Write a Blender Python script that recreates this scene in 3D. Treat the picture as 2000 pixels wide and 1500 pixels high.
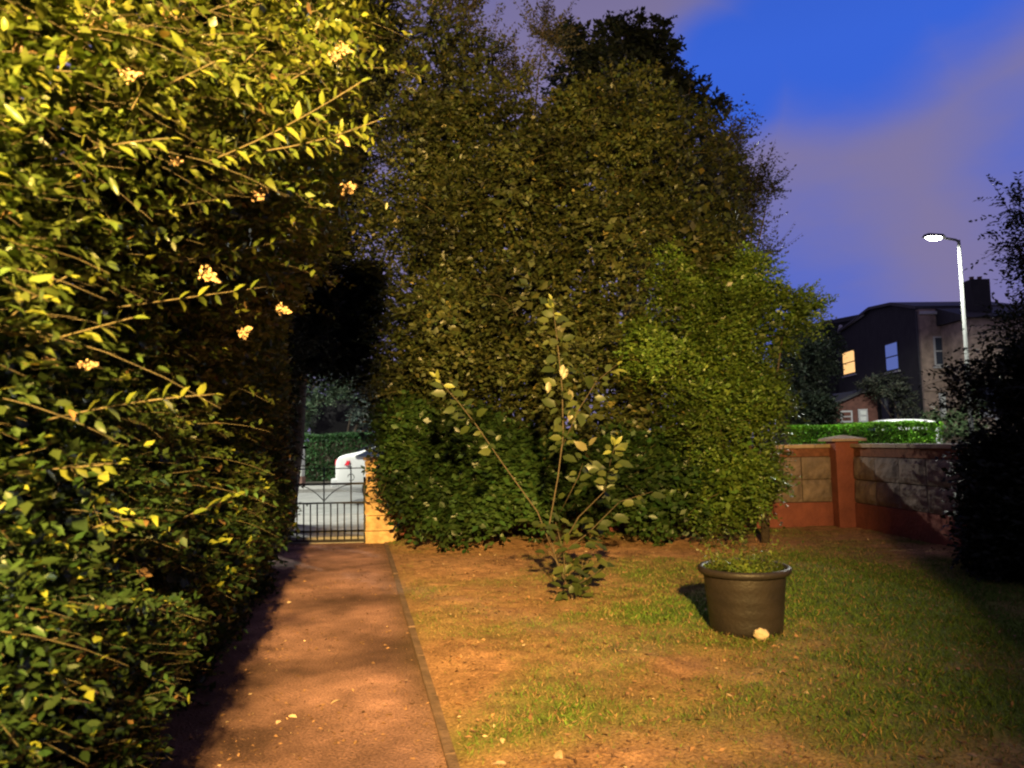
import bpy, bmesh, math, random
import numpy as np
from mathutils import Vector, Matrix, Euler
random.seed(7)
rng = np.random.default_rng(7)
R = math.radians
S = bpy.context.scene
C = S.collection
for o in list(bpy.data.objects):
    bpy.data.objects.remove(o)

# ------------------------------------------------------------------ camera
F = 1444.0                       # focal length in pixels of the 2000 px wide photograph
EYE = Vector((0, 0, 1.5))
PITCH, ROLL = 4.4, 1.2
cam_d = bpy.data.cameras.new('camera'); cam = bpy.data.objects.new('camera', cam_d); C.objects.link(cam)
CR = Matrix.Rotation(R(90 + PITCH), 3, 'X') @ Matrix.Rotation(R(-ROLL), 3, 'Z')
cam.matrix_world = Matrix.Translation(EYE) @ CR.to_4x4()
cam_d.sensor_width = 36; cam_d.lens = F / 2000 * 36; cam_d.clip_start = 0.05; cam_d.clip_end = 1000
cam_d.dof.use_dof = True; cam_d.dof.focus_distance = 8.5; cam_d.dof.aperture_fstop = 4.2
S.camera = cam

def W(px, py, Y):
    """world point seen at photograph pixel (px, py) at distance Y along the garden"""
    d = CR @ Vector(((px - 1000) / F, (750 - py) / F, -1))
    return EYE + d * (Y / d.y)

# ------------------------------------------------------------------ world: dusk sky
world = bpy.data.worlds.new('World'); S.world = world; world.use_nodes = True
nt = world.node_tree; N = nt.nodes; L = nt.links
bg = N['Background']
tc = N.new('ShaderNodeTexCoord')
def vdir(px, py):
    v = (W(px, py, 10) - EYE).normalized(); return v
def wnode(t, **k):
    n = N.new(t)
    for a, b in k.items(): setattr(n, a, b)
    return n
noi = wnode('ShaderNodeTexNoise'); noi.inputs['Scale'].default_value = 2.6; noi.inputs['Detail'].default_value = 6; noi.inputs['Roughness'].default_value = .55
mp = wnode('ShaderNodeMapping'); mp.inputs['Scale'].default_value = (1, 1, 2.2); mp.inputs['Rotation'].default_value = (0, R(28), 0)
L.new(tc.outputs['Generated'], mp.inputs['Vector']); L.new(mp.outputs['Vector'], noi.inputs['Vector'])
def blob(px, py, rdeg, stretch_to=None):
    """cloud gap: how close the sky direction is to a great circle arc between two directions"""
    a = vdir(px, py)
    sub = wnode('ShaderNodeVectorMath', operation='DISTANCE'); L.new(tc.outputs['Generated'], sub.inputs[0]); sub.inputs[1].default_value = a
    mr = wnode('ShaderNodeMapRange', interpolation_type='SMOOTHSTEP'); L.new(sub.outputs['Value'], mr.inputs['Value'])
    mr.inputs['From Min'].default_value = math.sin(R(rdeg)) * .25; mr.inputs['From Max'].default_value = math.sin(R(rdeg)); mr.inputs['To Min'].default_value = 1; mr.inputs['To Max'].default_value = 0
    return mr.outputs['Result']
def madd(a, b, op='ADD'):
    m = wnode('ShaderNodeMath', operation=op)
    for i, v in enumerate((a, b)):
        if isinstance(v, (int, float)): m.inputs[i].default_value = v
        else: L.new(v, m.inputs[i])
    return m.outputs[0]
gap = madd(madd(blob(1640, -20, 13), blob(1430, 140, 7.5), 'MAXIMUM'), blob(1860, -170, 13), 'MAXIMUM')
gap2 = madd(blob(1560, 560, 13), blob(2150, 330, 13), 'MAXIMUM')
gap = madd(gap, madd(gap2, .48, 'MULTIPLY'), 'MAXIMUM')
nz = madd(madd(noi.outputs['Fac'], .5, 'SUBTRACT'), 1.1, 'MULTIPLY')
gsum = madd(gap, nz)
gm = wnode('ShaderNodeMapRange', interpolation_type='SMOOTHSTEP'); L.new(gsum, gm.inputs['Value'])
gm.inputs['From Min'].default_value = .0; gm.inputs['From Max'].default_value = 1.0
sky = wnode('ShaderNodeTexSky', sky_type='NISHITA'); sky.sun_disc = False; sky.sun_elevation = R(-3.0); sky.sun_rotation = R(250)
mixc = wnode('ShaderNodeMix', data_type='RGBA'); L.new(gm.outputs['Result'], mixc.inputs['Factor'])
SKY_CLOUD = (.215, .185, .36, 1); SKY_BLUE = (.040, .128, .68, 1)
mixc.inputs['A'].default_value = SKY_CLOUD; mixc.inputs['B'].default_value = SKY_BLUE
addn = wnode('ShaderNodeMix', data_type='RGBA', blend_type='ADD'); addn.inputs['Factor'].default_value = .02
L.new(mixc.outputs['Result'], addn.inputs['A']); L.new(sky.outputs['Color'], addn.inputs['B'])
sep = wnode('ShaderNodeSeparateXYZ'); L.new(tc.outputs['Generated'], sep.inputs[0])
zf = wnode('ShaderNodeMapRange'); L.new(sep.outputs['Z'], zf.inputs['Value']); zf.inputs['From Min'].default_value = .45; zf.inputs['From Max'].default_value = 1.0
zf.inputs['To Min'].default_value = 1.0; zf.inputs['To Max'].default_value = .28
L.new(zf.outputs['Result'], bg.inputs['Strength']); L.new(addn.outputs['Result'], bg.inputs['Color'])

# ------------------------------------------------------------------ the amber lamp on the house behind the viewer
LAMP = Vector((.50, -3.6, 3.6))
ld = bpy.data.lights.new('house_lamp', 'SPOT'); lo = bpy.data.objects.new('house_lamp', ld); C.objects.link(lo)
ld.energy = 25500; ld.color = (1.0, .63, .20); ld.spot_size = R(76); ld.spot_blend = 1.0; ld.shadow_soft_size = .10
lo.location = LAMP
lo.rotation_euler = (Vector((-2.1, 8, 3.6)) - LAMP).to_track_quat('-Z', 'Y').to_euler()

S.view_settings.view_transform = 'Standard'; S.view_settings.look = 'None'; S.view_settings.gamma = 1
S.view_settings.exposure = 0; S.view_settings.use_curve_mapping = False
S.render.engine = 'CYCLES'
S.cycles.use_denoising = True; S.cycles.max_bounces = 5; S.cycles.diffuse_bounces = 3; S.cycles.glossy_bounces = 2
S.cycles.transmission_bounces = 4; S.cycles.transparent_max_bounces = 4; S.cycles.sample_clamp_indirect = 3
S.cycles.filter_width = 2.2; S.cycles.caustics_reflective = False; S.cycles.caustics_refractive = False

# ------------------------------------------------------------------ helpers: noise, materials, meshes, things
_P = rng.random((32, 32, 32)).astype(np.float32)
def vnoise(p, s=1.0):
    p = np.asarray(p, np.float64) * s + 100.0
    i = np.floor(p).astype(int); f = p - i; f = f * f * (3 - 2 * f)
    out = 0
    for a in (0, 1):
        for b in (0, 1):
            for c in (0, 1):
                w = (f[..., 0] if a else 1 - f[..., 0]) * (f[..., 1] if b else 1 - f[..., 1]) * (f[..., 2] if c else 1 - f[..., 2])
                out = out + w * _P[(i[..., 0] + a) & 31, (i[..., 1] + b) & 31, (i[..., 2] + c) & 31]
    return out
def fbm(p, s=1.0, o=3):
    t = 0; a = .5; n = 0
    for k in range(o):
        t = t + a * vnoise(p, s); n += a; a *= .5; s *= 2.13
    return t / n

def mat(name, col=(.5, .5, .5), rough=.7, metal=0, bump=0, bscale=40, var=0, vscale=6, spec=.5, attr=False, transl=0, emit=None, estr=0, detail=6, col2=None, coat=0):
    m = bpy.data.materials.new(name); m.use_nodes = True
    n = m.node_tree.nodes; l = m.node_tree.links; b = n['Principled BSDF']
    b.inputs['Roughness'].default_value = rough; b.inputs['Metallic'].default_value = metal
    b.inputs['Specular IOR Level'].default_value = spec
    if coat: b.inputs['Coat Weight'].default_value = coat; b.inputs['Coat Roughness'].default_value = .08
    b.inputs['Base Color'].default_value = (*col, 1)
    cs = None
    if attr:
        a = n.new('ShaderNodeAttribute'); a.attribute_name = 'col'; cs = a.outputs['Color']
    if var or col2:
        t = n.new('ShaderNodeTexCoord'); q = n.new('ShaderNodeTexNoise'); q.inputs['Scale'].default_value = vscale; q.inputs['Detail'].default_value = detail
        l.new(t.outputs['Object'], q.inputs['Vector'])
        r = n.new('ShaderNodeValToRGB'); l.new(q.outputs['Fac'], r.inputs['Fac'])
        r.color_ramp.elements[0].position = .32; r.color_ramp.elements[1].position = .68
        c2 = col2 if col2 else tuple(min(1, c * (1 + var)) for c in col)
        c1 = col if col2 else tuple(c * (1 - var) for c in col)
        if attr:
            mx = n.new('ShaderNodeMix'); mx.data_type = 'RGBA'; mx.blend_type = 'MULTIPLY'; mx.inputs['Factor'].default_value = 1
            r.color_ramp.elements[0].color = (1 - var,) * 3 + (1,); r.color_ramp.elements[1].color = (1 + var,) * 3 + (1,)
            l.new(cs, mx.inputs['A']); l.new(r.outputs['Color'], mx.inputs['B']); cs = mx.outputs['Result']
        else:
            r.color_ramp.elements[0].color = (*c1, 1); r.color_ramp.elements[1].color = (*c2, 1); cs = r.outputs['Color']
    if cs: l.new(cs, b.inputs['Base Color'])
    if bump:
        t = n.new('ShaderNodeTexCoord'); q = n.new('ShaderNodeTexNoise'); q.inputs['Scale'].default_value = bscale; q.inputs['Detail'].default_value = 8
        l.new(t.outputs['Object'], q.inputs['Vector'])
        bp = n.new('ShaderNodeBump'); bp.inputs['Strength'].default_value = bump; bp.inputs['Distance'].default_value = .02
        l.new(q.outputs['Fac'], bp.inputs['Height']); l.new(bp.outputs['Normal'], b.inputs['Normal'])
    if emit:
        b.inputs['Emission Color'].default_value = (*emit, 1); b.inputs['Emission Strength'].default_value = estr
    if transl:
        tr = n.new('ShaderNodeBsdfTranslucent'); mxs = n.new('ShaderNodeMixShader'); mxs.inputs[0].default_value = transl
        hs = n.new('ShaderNodeMix'); hs.data_type = 'RGBA'; hs.blend_type = 'MULTIPLY'; hs.inputs['Factor'].default_value = 1
        if cs: l.new(cs, hs.inputs['A'])
        else: hs.inputs['A'].default_value = (*col, 1)
        hs.inputs['B'].default_value = (1.3, 1.5, .7, 1)
        l.new(hs.outputs['Result'], tr.inputs['Color'])
        out = n['Material Output']
        l.new(b.outputs[0], mxs.inputs[1]); l.new(tr.outputs[0], mxs.inputs[2]); l.new(mxs.outputs[0], out.inputs['Surface'])
    return m

M = dict(
    leaf=mat('leaf', rough=.42, attr=True, transl=.22, spec=.45),
    leaf_dull=mat('leaf_dull', rough=.6, attr=True, transl=.15, spec=.25),
    leaf_far=mat('leaf_far', rough=.6, attr=True, transl=.12, spec=.3),
    bark2=mat('young_bark', (.075, .055, .03), .8, var=.3, vscale=30),
    stem=mat('stem', (.095, .075, .032), .7, var=.3, vscale=30),
    bark=mat('bark', (.07, .05, .035), .9, bump=.8, bscale=25, var=.4),
    litter=mat('litter', rough=.8, attr=True, spec=.15),
    flower=mat('flower', (.34, .23, .12), .8, var=.25, vscale=60),
    lawn=mat('lawn', rough=.95, attr=True, bump=.7, bscale=60, var=.35, vscale=55, spec=.1),
    ground=mat('ground', (.06, .05, .035), .95, var=.3, vscale=2, bump=.4),
    path=mat('path', rough=.9, attr=True, bump=.8, bscale=70, var=.38, vscale=70, spec=.2),
    edging=mat('edging', (.17, .105, .07), .9, bump=.5, bscale=60, var=.35, vscale=14),
    asphalt=mat('asphalt', (.20, .20, .19), .9, bump=.3, bscale=60, var=.2, vscale=3),
    paving=mat('paving', (.27, .26, .24), .9, bump=.3, bscale=50, var=.15, vscale=4),
    kerb=mat('kerb', (.25, .24, .22), .85, bump=.3, var=.15),
    iron=mat('iron', (.02, .018, .016), .45, metal=.3, bump=.15, bscale=80),
    cream=mat('cream', (.50, .33, .16), .9, bump=.9, bscale=26, var=.3, vscale=9),
    block=mat('block', (.12, .092, .08), .85, bump=1.0, bscale=26, col2=(.25, .185, .155), vscale=7, spec=.4),
    redpaint=mat('redpaint', (.17, .050, .038), .85, bump=.9, bscale=24, col2=(.26, .078, .055), vscale=4),
    brickband=mat('brickband', (.16, .06, .035), .9, bump=.5, var=.3, vscale=14),
    coping=mat('coping', (.36, .27, .19), .85, bump=.4, var=.2, vscale=8),
    mortar=mat('mortar', (.10, .07, .05), .95, bump=.4),
    pot=mat('pot', (.020, .016, .015), .5, bump=.25, bscale=40, col2=(.034, .026, .022), vscale=5, spec=.4),
    soil=mat('soil', (.03, .02, .013), .95, bump=.8),
    pale=mat('pale', (.60, .48, .32), .7, bump=.4, bscale=50, var=.15, vscale=30),
    render_white=mat('render_white', (.62, .62, .56), .85, bump=.2, var=.1),
    brown_base=mat('brown_base', (.22, .12, .09), .9, var=.2),
    darkwall=mat('darkwall', (.016, .015, .016), .9, bump=.4, bscale=8, var=.3, vscale=2),
    housebrick=mat('housebrick', (.27, .20, .16), .9, bump=.5, bscale=12, var=.3, vscale=3),
    redbrick=mat('redbrick', (.10, .04, .03), .9, bump=.5, bscale=12, var=.3, vscale=5),
    slate=mat('slate', (.025, .024, .028), .7, bump=.4, bscale=10, var=.3),
    trim=mat('trim', (.35, .35, .36), .6, var=.1),
    glass_lit=mat('glass_lit', (.6, .45, .2), .4, emit=(1.0, .56, .20), estr=1.15),
    glass_dark=mat('glass_dark', (.02, .03, .05), .06, spec=1.0),
    curtain=mat('curtain', (.55, .57, .55), .9, var=.12, vscale=14),
    carpaint=mat('carpaint', (.78, .78, .76), .3, coat=.6),
    rubber=mat('rubber', (.015, .015, .015), .8),
    rim=mat('rim', (.3, .3, .32), .35, metal=.8),
    tail=mat('tail', (.50, .01, .015), .25, emit=(.9, .0, .02), estr=.12, coat=.5),
    galv=mat('galv', (.085, .088, .09), .85, spec=.15, metal=0, var=.1, vscale=3),
    lens=mat('lens', (.9, .9, .85), .3, emit=(1.0, .97, .82), estr=45),
)

def fast_mesh(name, v, f, m, col=None, smooth=False):
    v = np.asarray(v, np.float32).reshape(-1, 3); f = np.asarray(f, np.int32)
    k = f.shape[1]
    me = bpy.data.meshes.new(name)
    me.vertices.add(len(v)); me.vertices.foreach_set('co', v.ravel())
    me.loops.add(f.size); me.loops.foreach_set('vertex_index', f.ravel())
    me.polygons.add(len(f)); me.polygons.foreach_set('loop_start', np.arange(0, f.size, k, dtype=np.int32))
    if smooth: me.polygons.foreach_set('use_smooth', np.ones(len(f), bool))
    if col is not None:
        a = me.color_attributes.new('col', 'FLOAT_COLOR', 'POINT')
        c = np.ones((len(v), 4), np.float32); c[:, :3] = col
        a.data.foreach_set('color', c.ravel())
    me.update(calc_edges=True)
    if m: me.materials.append(m)
    return me
def link(name, me, parent=None, loc=None):
    o = bpy.data.objects.new(name, me); C.objects.link(o)
    if parent is not None: o.parent = parent; 
    if loc is not None: o.location = loc
    return o
def tag(o, label=None, cat=None, group=None, kind=None):
    for k, v in (('label', label), ('category', cat), ('group', group), ('kind', kind)):
        if v: o[k] = v
    return o
def thing(name, label, cat, loc=(0, 0, 0), group=None):
    o = bpy.data.objects.new(name, None); C.objects.link(o); o.location = loc; o.empty_display_size = .1
    return tag(o, label, cat, group)
def finish(bm, name, m, parent=None, bevel=0, smooth=False, seg=2):
    if bevel:
        bmesh.ops.bevel(bm, geom=list(bm.edges), offset=bevel, segments=seg, affect='EDGES', profile=.6)
    bmesh.ops.recalc_face_normals(bm, faces=bm.faces)
    me = bpy.data.meshes.new(name); bm.to_mesh(me); bm.free(); me.materials.append(m)
    if smooth:
        for p in me.polygons: p.use_smooth = True
    o = link(name, me, parent)
    return o
def off(parent):
    return Vector(parent.location) if parent is not None else Vector((0, 0, 0))
def box(name, a, b, m, parent=None, bevel=.004, rz=0, pivot=None):
    """axis box between world corners a and b, stored relative to its thing"""
    bm = bmesh.new(); o = off(parent)
    bmesh.ops.create_cube(bm, size=1)
    a = Vector(a); b = Vector(b)
    for v in bm.verts:
        v.co = Vector(((a[i] + b[i]) / 2 + v.co[i] * (b[i] - a[i]) for i in range(3)))
    if rz:
        pv = Vector(pivot) if pivot is not None else (a + b) / 2
        bmesh.ops.rotate(bm, verts=bm.verts, cent=pv, matrix=Matrix.Rotation(rz, 3, 'Z'))
    for v in bm.verts: v.co -= o
    return finish(bm, name, m, parent, bevel)
def tube_arrays(pts, rad, n=6):
    pts = [Vector(p) for p in pts]; V = []; Fc = []
    for i, p in enumerate(pts):
        t = (pts[min(i + 1, len(pts) - 1)] - pts[max(i - 1, 0)]).normalized()
        u = t.cross(Vector((0, 0, 1)) if abs(t.z) < .9 else Vector((1, 0, 0))).normalized(); w = t.cross(u)
        r = rad[i] if hasattr(rad, '__len__') else rad
        for k in range(n):
            a = 2 * math.pi * k / n; V.append(p + (u * math.cos(a) + w * math.sin(a)) * r)
    for i in range(len(pts) - 1):
        for k in range(n):
            Fc.append((i * n + k, i * n + (k + 1) % n, (i + 1) * n + (k + 1) % n, (i + 1) * n + k))
    return V, Fc
def tube(name, pts, rad, m, parent=None, n=8):
    V, Fc = tube_arrays(pts, rad, n); o = off(parent)
    V = [tuple(v - o) for v in V]
    me = bpy.data.meshes.new(name); me.from_pydata(V, [], Fc + [tuple(range(n))[::-1], tuple(range(len(V) - n, len(V)))])
    me.materials.append(m)
    for p in me.polygons: p.use_smooth = len(p.vertices) == 4
    return link(name, me, parent)
def lathe(name, prof, m, parent=None, n=48, c=(0, 0, 0), wob=0):
    V = []; Fc = []; o = off(parent)
    for r, z in prof:
        for k in range(n):
            a = 2 * math.pi * k / n; rr = r * (1 + wob * math.sin(3 * a + z * 9))
            V.append((c[0] + rr * math.cos(a) - o.x, c[1] + rr * math.sin(a) - o.y, c[2] + z - o.z))
    for i in range(len(prof) - 1):
        for k in range(n):
            Fc.append((i * n + k, i * n + (k + 1) % n, (i + 1) * n + (k + 1) % n, (i + 1) * n + k))
    me = bpy.data.meshes.new(name); me.from_pydata(V, [], Fc); me.materials.append(m)
    for p in me.polygons: p.use_smooth = True
    return link(name, me, parent)
def prism(name, poly, axis_vec, m, parent=None, bevel=0):
    """polygon of world points extruded along a vector"""
    bm = bmesh.new(); o = off(parent)
    vs = [bm.verts.new(Vector(p) - o) for p in poly]; f = bm.faces.new(vs)
    r = bmesh.ops.extrude_face_region(bm, geom=[f])
    bmesh.ops.translate(bm, verts=[g for g in r['geom'] if isinstance(g, bmesh.types.BMVert)], vec=Vector(axis_vec))
    return finish(bm, name, m, parent, bevel)

# ---- leaves
LEAF8_V = np.array([(0, 0, 0), (0, .33, -.035), (0, .68, -.05), (0, 1, -.16), (.20, .27, .03), (.19, .64, .0), (-.20, .27, .03), (-.19, .64, .0)])
LEAF8_F = np.array([(0, 4, 1), (1, 4, 5), (1, 5, 2), (2, 5, 3), (0, 1, 6), (1, 2, 7), (1, 7, 6), (2, 3, 7)])
LEAF4_V = np.array([(0, 0, 0), (.23, .45, .03), (0, 1, -.08), (-.23, .45, .03), (0, .5, -.04)])
LEAF4_F = np.array([(0, 1, 4), (1, 2, 4), (2, 3, 4), (3, 0, 4)])
LEAF2_V = np.array([(0, 0, 0), (.26, .5, .04), (0, 1, -.05), (-.26, .5, .04)])
LEAF2_F = np.array([(0, 1, 2), (0, 2, 3)])
TPL = {8: (LEAF8_V, LEAF8_F), 4: (LEAF4_V, LEAF4_F), 2: (LEAF2_V, LEAF2_F)}
def unit(a): return a / np.maximum(np.linalg.norm(a, axis=-1, keepdims=True), 1e-9)
def leaf_mesh(name, P, D, Nn, size, col, m, tpl=4, width=1.0, origin=(0, 0, 0)):
    V, Fc = TPL[tpl]; n = len(P)
    D = unit(D); X = unit(np.cross(D, Nn)); Z = np.cross(X, D)
    s = np.broadcast_to(np.asarray(size, float), (n,))[:, None, None]
    zs = (rng.normal(1, .9, n) if n > 1 else np.ones(1))[:, None, None]; wd = width * (.8 + .4 * rng.random(n) if n > 1 else np.ones(1))[:, None, None]
    v = (P - np.asarray(origin))[:, None, :] + s * (V[None, :, 0:1] * X[:, None, :] * wd + V[None, :, 1:2] * D[:, None, :] + V[None, :, 2:3] * Z[:, None, :] * zs)
    f = Fc[None] + (np.arange(n) * len(V))[:, None, None]
    c = np.repeat(col, len(V), axis=0)
    return fast_mesh(name, v.reshape(-1, 3), f.reshape(-1, 3), m, c, smooth=tpl == 8)
def shoots(P0, D, Ln, nl, spread=.9, droop=.25, jitter=.25, up=.35):
    """leaf positions and frames along shoots: opposite pairs, each pair turned a little"""
    n = len(P0); k = nl // 2
    t = (np.arange(k) + .6) / k
    D = unit(D); Z = np.array([0, 0, 1.0])
    pos = P0[:, None] + D[:, None] * (Ln[:, None] * t)[..., None] - Z * (droop * Ln[:, None] * t ** 2)[..., None]
    tan = unit(D[:, None] - Z * (2 * droop * t)[None, :, None])
    side = unit(np.cross(tan, Z + rng.normal(0, .3, (n, 1, 3))))
    P = []; DD = []; NN = []
    for s in (-1, 1):
        d = unit(tan * .55 + side * s * spread + Z * (up * .4) + rng.normal(0, jitter, (n, k, 3)))
        nn = unit(Z * 1.0 + np.cross(side, tan) * 0 + tan * -.2 + rng.normal(0, .45, (n, k, 3)))
        P.append(pos); DD.append(d); NN.append(nn)
    return (np.concatenate(P, 1).reshape(-1, 3), np.concatenate(DD, 1).reshape(-1, 3), np.concatenate(NN, 1).reshape(-1, 3))
def stems_mesh(name, P0, D, Ln, droop, rad, m, origin=(0, 0, 0), seg=4):
    n = len(P0); D = unit(D); t = np.linspace(0, 1, seg + 1); Z = np.array([0, 0, 1.0])
    c = P0[:, None] + D[:, None] * (Ln[:, None] * t)[..., None] - Z * (droop * Ln[:, None] * t ** 2)[..., None] - np.asarray(origin)
    u = unit(np.cross(D, Z + .01)); w = unit(np.cross(D, u))
    ring = []
    for k in range(3):
        a = 2 * math.pi * k / 3
        ring.append(c + ((u * math.cos(a) + w * math.sin(a))[:, None] * (rad * (1 - .6 * t))[None, :, None]))
    v = np.stack(ring, 2)                       # n, seg+1, 3, 3
    idx = np.arange(n * (seg + 1) * 3).reshape(n, seg + 1, 3)
    fs = []
    for k in range(3):
        fs.append(np.stack([idx[:, :-1, k], idx[:, :-1, (k + 1) % 3], idx[:, 1:, (k + 1) % 3], idx[:, 1:, k]], -1).reshape(-1, 4))
    return fast_mesh(name, v.reshape(-1, 3), np.concatenate(fs), m)
def leafcol(P, base, var=.25, hue=.12, yellow=0.0, ns=1.2):
    n = len(P); b = np.array(base)[None]
    q = np.clip((fbm(P, ns, 3)[:, None] - .5) * 2.6, -.5, .5)
    k = (1 + var * (rng.random((n, 1)) * 2 - 1)) * (1 + 1.0 * q)
    c = b * k
    c[:, 0] *= 1 + hue * rng.normal(0, 1, n)
    if yellow:
        m_ = rng.random(n) < yellow; c[m_] = c[m_] * 1.0 + np.array([.16, .11, .03])
    return np.clip(c, .003, 1.8)

def lobe_points(lobes, n, shell=.55, thin=0.0):
    """points in a union of ellipsoids, mostly near the surface, with outward directions"""
    A = np.array([l[:3] for l in lobes]); Rr = np.array([l[3:6] for l in lobes])
    wts = (Rr[:, 0] * Rr[:, 2]) ** 1.0; wts = wts / wts.sum()
    i = rng.choice(len(lobes), n, p=wts)
    d = unit(rng.normal(0, 1, (n, 3)))
    rad = 1 - shell * rng.random(n) ** 1.6
    wp = A[i] + d * Rr[i]
    bump = .93 + .16 * (fbm(wp, 3.2, 2) - .5) * 2 + np.clip((fbm(wp, .95, 2) - .5) * 2.4, -.5, .5) * .55
    P = A[i] + d * Rr[i] * (rad * bump)[:, None]
    return P, d, i
def LB(px, py, Y, r, rz=None, dy=None):
    c = W(px, py, Y); k = Y / F
    return (c.x, c.y, c.z, r * k, (dy if dy else r * .75) * k, (rz if rz else r) * k)
def carve(P, nseed, scale, lo_, keep=.12):
    q = fbm(P + nseed, scale, 3)
    return (q > lo_) | (rng.random(len(P)) < keep)

def tree(name, label, cat, base, lobes, nsh, per, size, color, m='leaf_far', tpl=2, trunk_r=.15, seed=3.0, gap=.40, shoot=.3,
         droop=.25, up=.35, var=.3, yellow=0, width=1.0, group=None, shell=.55, stems=0, outward=1.0, limbs=True, gs=1.3, ground_only=None, core=0):
    t = thing(name, label, cat, base, group)
    P0, d, i = lobe_points(lobes, nsh, shell)
    k = carve(P0, seed, gs, gap); P0, d = P0[k], d[k]
    if ground_only is not None:
        k = P0[:, 2] > ground_only; P0, d = P0[k], d[k]
    else:
        k = P0[:, 2] > .05; P0, d = P0[k], d[k]
    D = unit(d * outward + rng.normal(0, .55, d.shape) + np.array([0, 0, .15]))
    Ln = shoot * (.6 + .8 * rng.random(len(P0)))
    P, DD, NN = shoots(P0, D, Ln, per, droop=droop, up=up)
    NN = unit(NN + np.repeat(d, 2 * (per // 2), 0) * .5)
    sz = size * (.6 + .7 * rng.random(len(P)))
    if core:
        Pc, dc, ic = lobe_points([(l[0], l[1], l[2], l[3] * .74, l[4] * .74, l[5] * .74) for l in lobes], core, .5)
        kc = carve(Pc, seed, gs, gap - .04, .25) & (Pc[:, 2] > .05); Pc = Pc[kc]; nc = len(Pc)
        P = np.concatenate([P, Pc]); DD = np.concatenate([DD, unit(rng.normal(0, 1, (nc, 3)))]); NN = np.concatenate([NN, unit(dc[kc] + rng.normal(0, .4, (nc, 3)))]); sz = np.concatenate([sz, np.full(nc, size * 2.2)])
    me = leaf_mesh('crown', P, DD, NN, sz, leafcol(P, color, var, yellow=yellow), M[m], tpl, width, origin=base)
    link('crown', me, t)
    if stems:
        q = rng.choice(len(P0), min(stems, len(P0)), replace=False)
        link('twigs', stems_mesh('twigs', P0[q] - D[q] * .15, D[q], Ln[q] + .15, droop, .005, M['stem'], origin=base), t)['kind'] = 'stuff'
    if limbs:
        b = Vector(base); top = Vector(lobes[0][:3])
        mid = b.lerp(top, .5) + Vector((.1, .05, 0))
        tube('trunk', [b, b.lerp(mid, .5) + Vector((.05, 0, 0)), mid, top], [trunk_r * 1.25, trunk_r, trunk_r * .75, trunk_r * .3], M['bark'], t, 9)
        for j, l in enumerate(lobes[1:7]):
            e = Vector(l[:3]); s = b.lerp(mid, .35 + .1 * j)
            s = b.lerp(mid, min(.95, .45 + .09 * j)) + Vector((.03, 0, 0))
            tube('limb', [s, s.lerp(e, .5) + Vector((0, 0, .15)), e], [trunk_r * .5, trunk_r * .35, trunk_r * .12], M['bark'], t, 7)
    return t

# ------------------------------------------------------------------ the ground, path, lawn, street
def sheet(name, x0, x1, y0, y1, z, m, kind='structure'):
    me = bpy.data.meshes.new(name); me.from_pydata([(x0, y0, z), (x1, y0, z), (x1, y1, z), (x0, y1, z)], [], [(0, 1, 2, 3)]); me.materials.append(m)
    return tag(link(name, me), kind=kind)
sheet('ground', -300, 300, -100, 600, -.16, M['ground'])
def pathL(Y): return -1.56 - .23 * (Y - 3.46)
def pathR(Y): return -.306 - .212 * (Y - 3.4)
# path
ny = 260; nx = 40
yy = np.linspace(-.5, 11.75, ny); uu = np.linspace(0, 1, nx)
YY, UU = np.meshgrid(yy, uu, indexing='ij')
XX = (pathL(YY) - .25) * (1 - UU) + (pathR(YY) + .012) * UU
P3 = np.stack([XX, YY, np.zeros_like(XX)], -1)
ZZ = .012 * (fbm(P3, 2.2, 4) - .5) + .006 * (fbm(P3, 17, 2) - .5)
P3[..., 2] = ZZ
idx = np.arange(ny * nx).reshape(ny, nx)
def gridf(idx): return np.stack([idx[:-1, :-1], idx[:-1, 1:], idx[1:, 1:], idx[1:, :-1]], -1).reshape(-1, 4)
nz1 = fbm(P3, 1.1, 4)[..., None]; nz2 = fbm(P3 + 9, 5, 3)[..., None]
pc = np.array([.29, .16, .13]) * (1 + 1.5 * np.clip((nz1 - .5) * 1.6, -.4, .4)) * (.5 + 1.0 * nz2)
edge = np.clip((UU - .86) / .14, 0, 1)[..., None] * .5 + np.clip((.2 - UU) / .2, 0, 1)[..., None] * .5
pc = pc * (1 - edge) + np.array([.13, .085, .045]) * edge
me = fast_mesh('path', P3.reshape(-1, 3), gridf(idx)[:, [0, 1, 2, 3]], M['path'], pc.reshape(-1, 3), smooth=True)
tag(link('path', me), kind='structure')

# lawn
def lawn_green(x, y):
    P = np.stack([x, y, np.zeros_like(x)], -1)
    g = .34 + 1.9 * (fbm(P + 3, .9, 4) - .5) + .5 * (fbm(P + 31, 4, 2) - .5)
    def gs(px, py, rx, ry, a):
        D = 1.5 * F / (py - 860 + .021 * (px - 1000)); X = (px - 1000) / F * D
        return a * np.exp(-((x - X) / rx) ** 2 - ((y - D) / ry) ** 2)
    g = g + gs(1080, 1380, .5, .5, .38) + gs(1250, 1190, .7, .7, .5) + gs(1640, 1130, 1.1, 2.0, .9) + gs(1850, 1220, .9, 1.3, .9) + gs(1700, 1400, 1.0, .5, .55)
    g = g + gs(900, 1080, 1.2, 1.4, -.6) + gs(860, 1270, .45, 1.0, -.45) + gs(1250, 1075, 1.5, .8, -.45) + gs(1150, 1480, .5, .25, -.6) + gs(1330, 1300, .3, .25, -.4)
    return np.clip(g, 0, 1)
xs = np.arange(-3.2, 6.0, .045); ys = np.arange(1.0, 11.9, .045)
XX, YY = np.meshgrid(xs, ys, indexing='ij')
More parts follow.
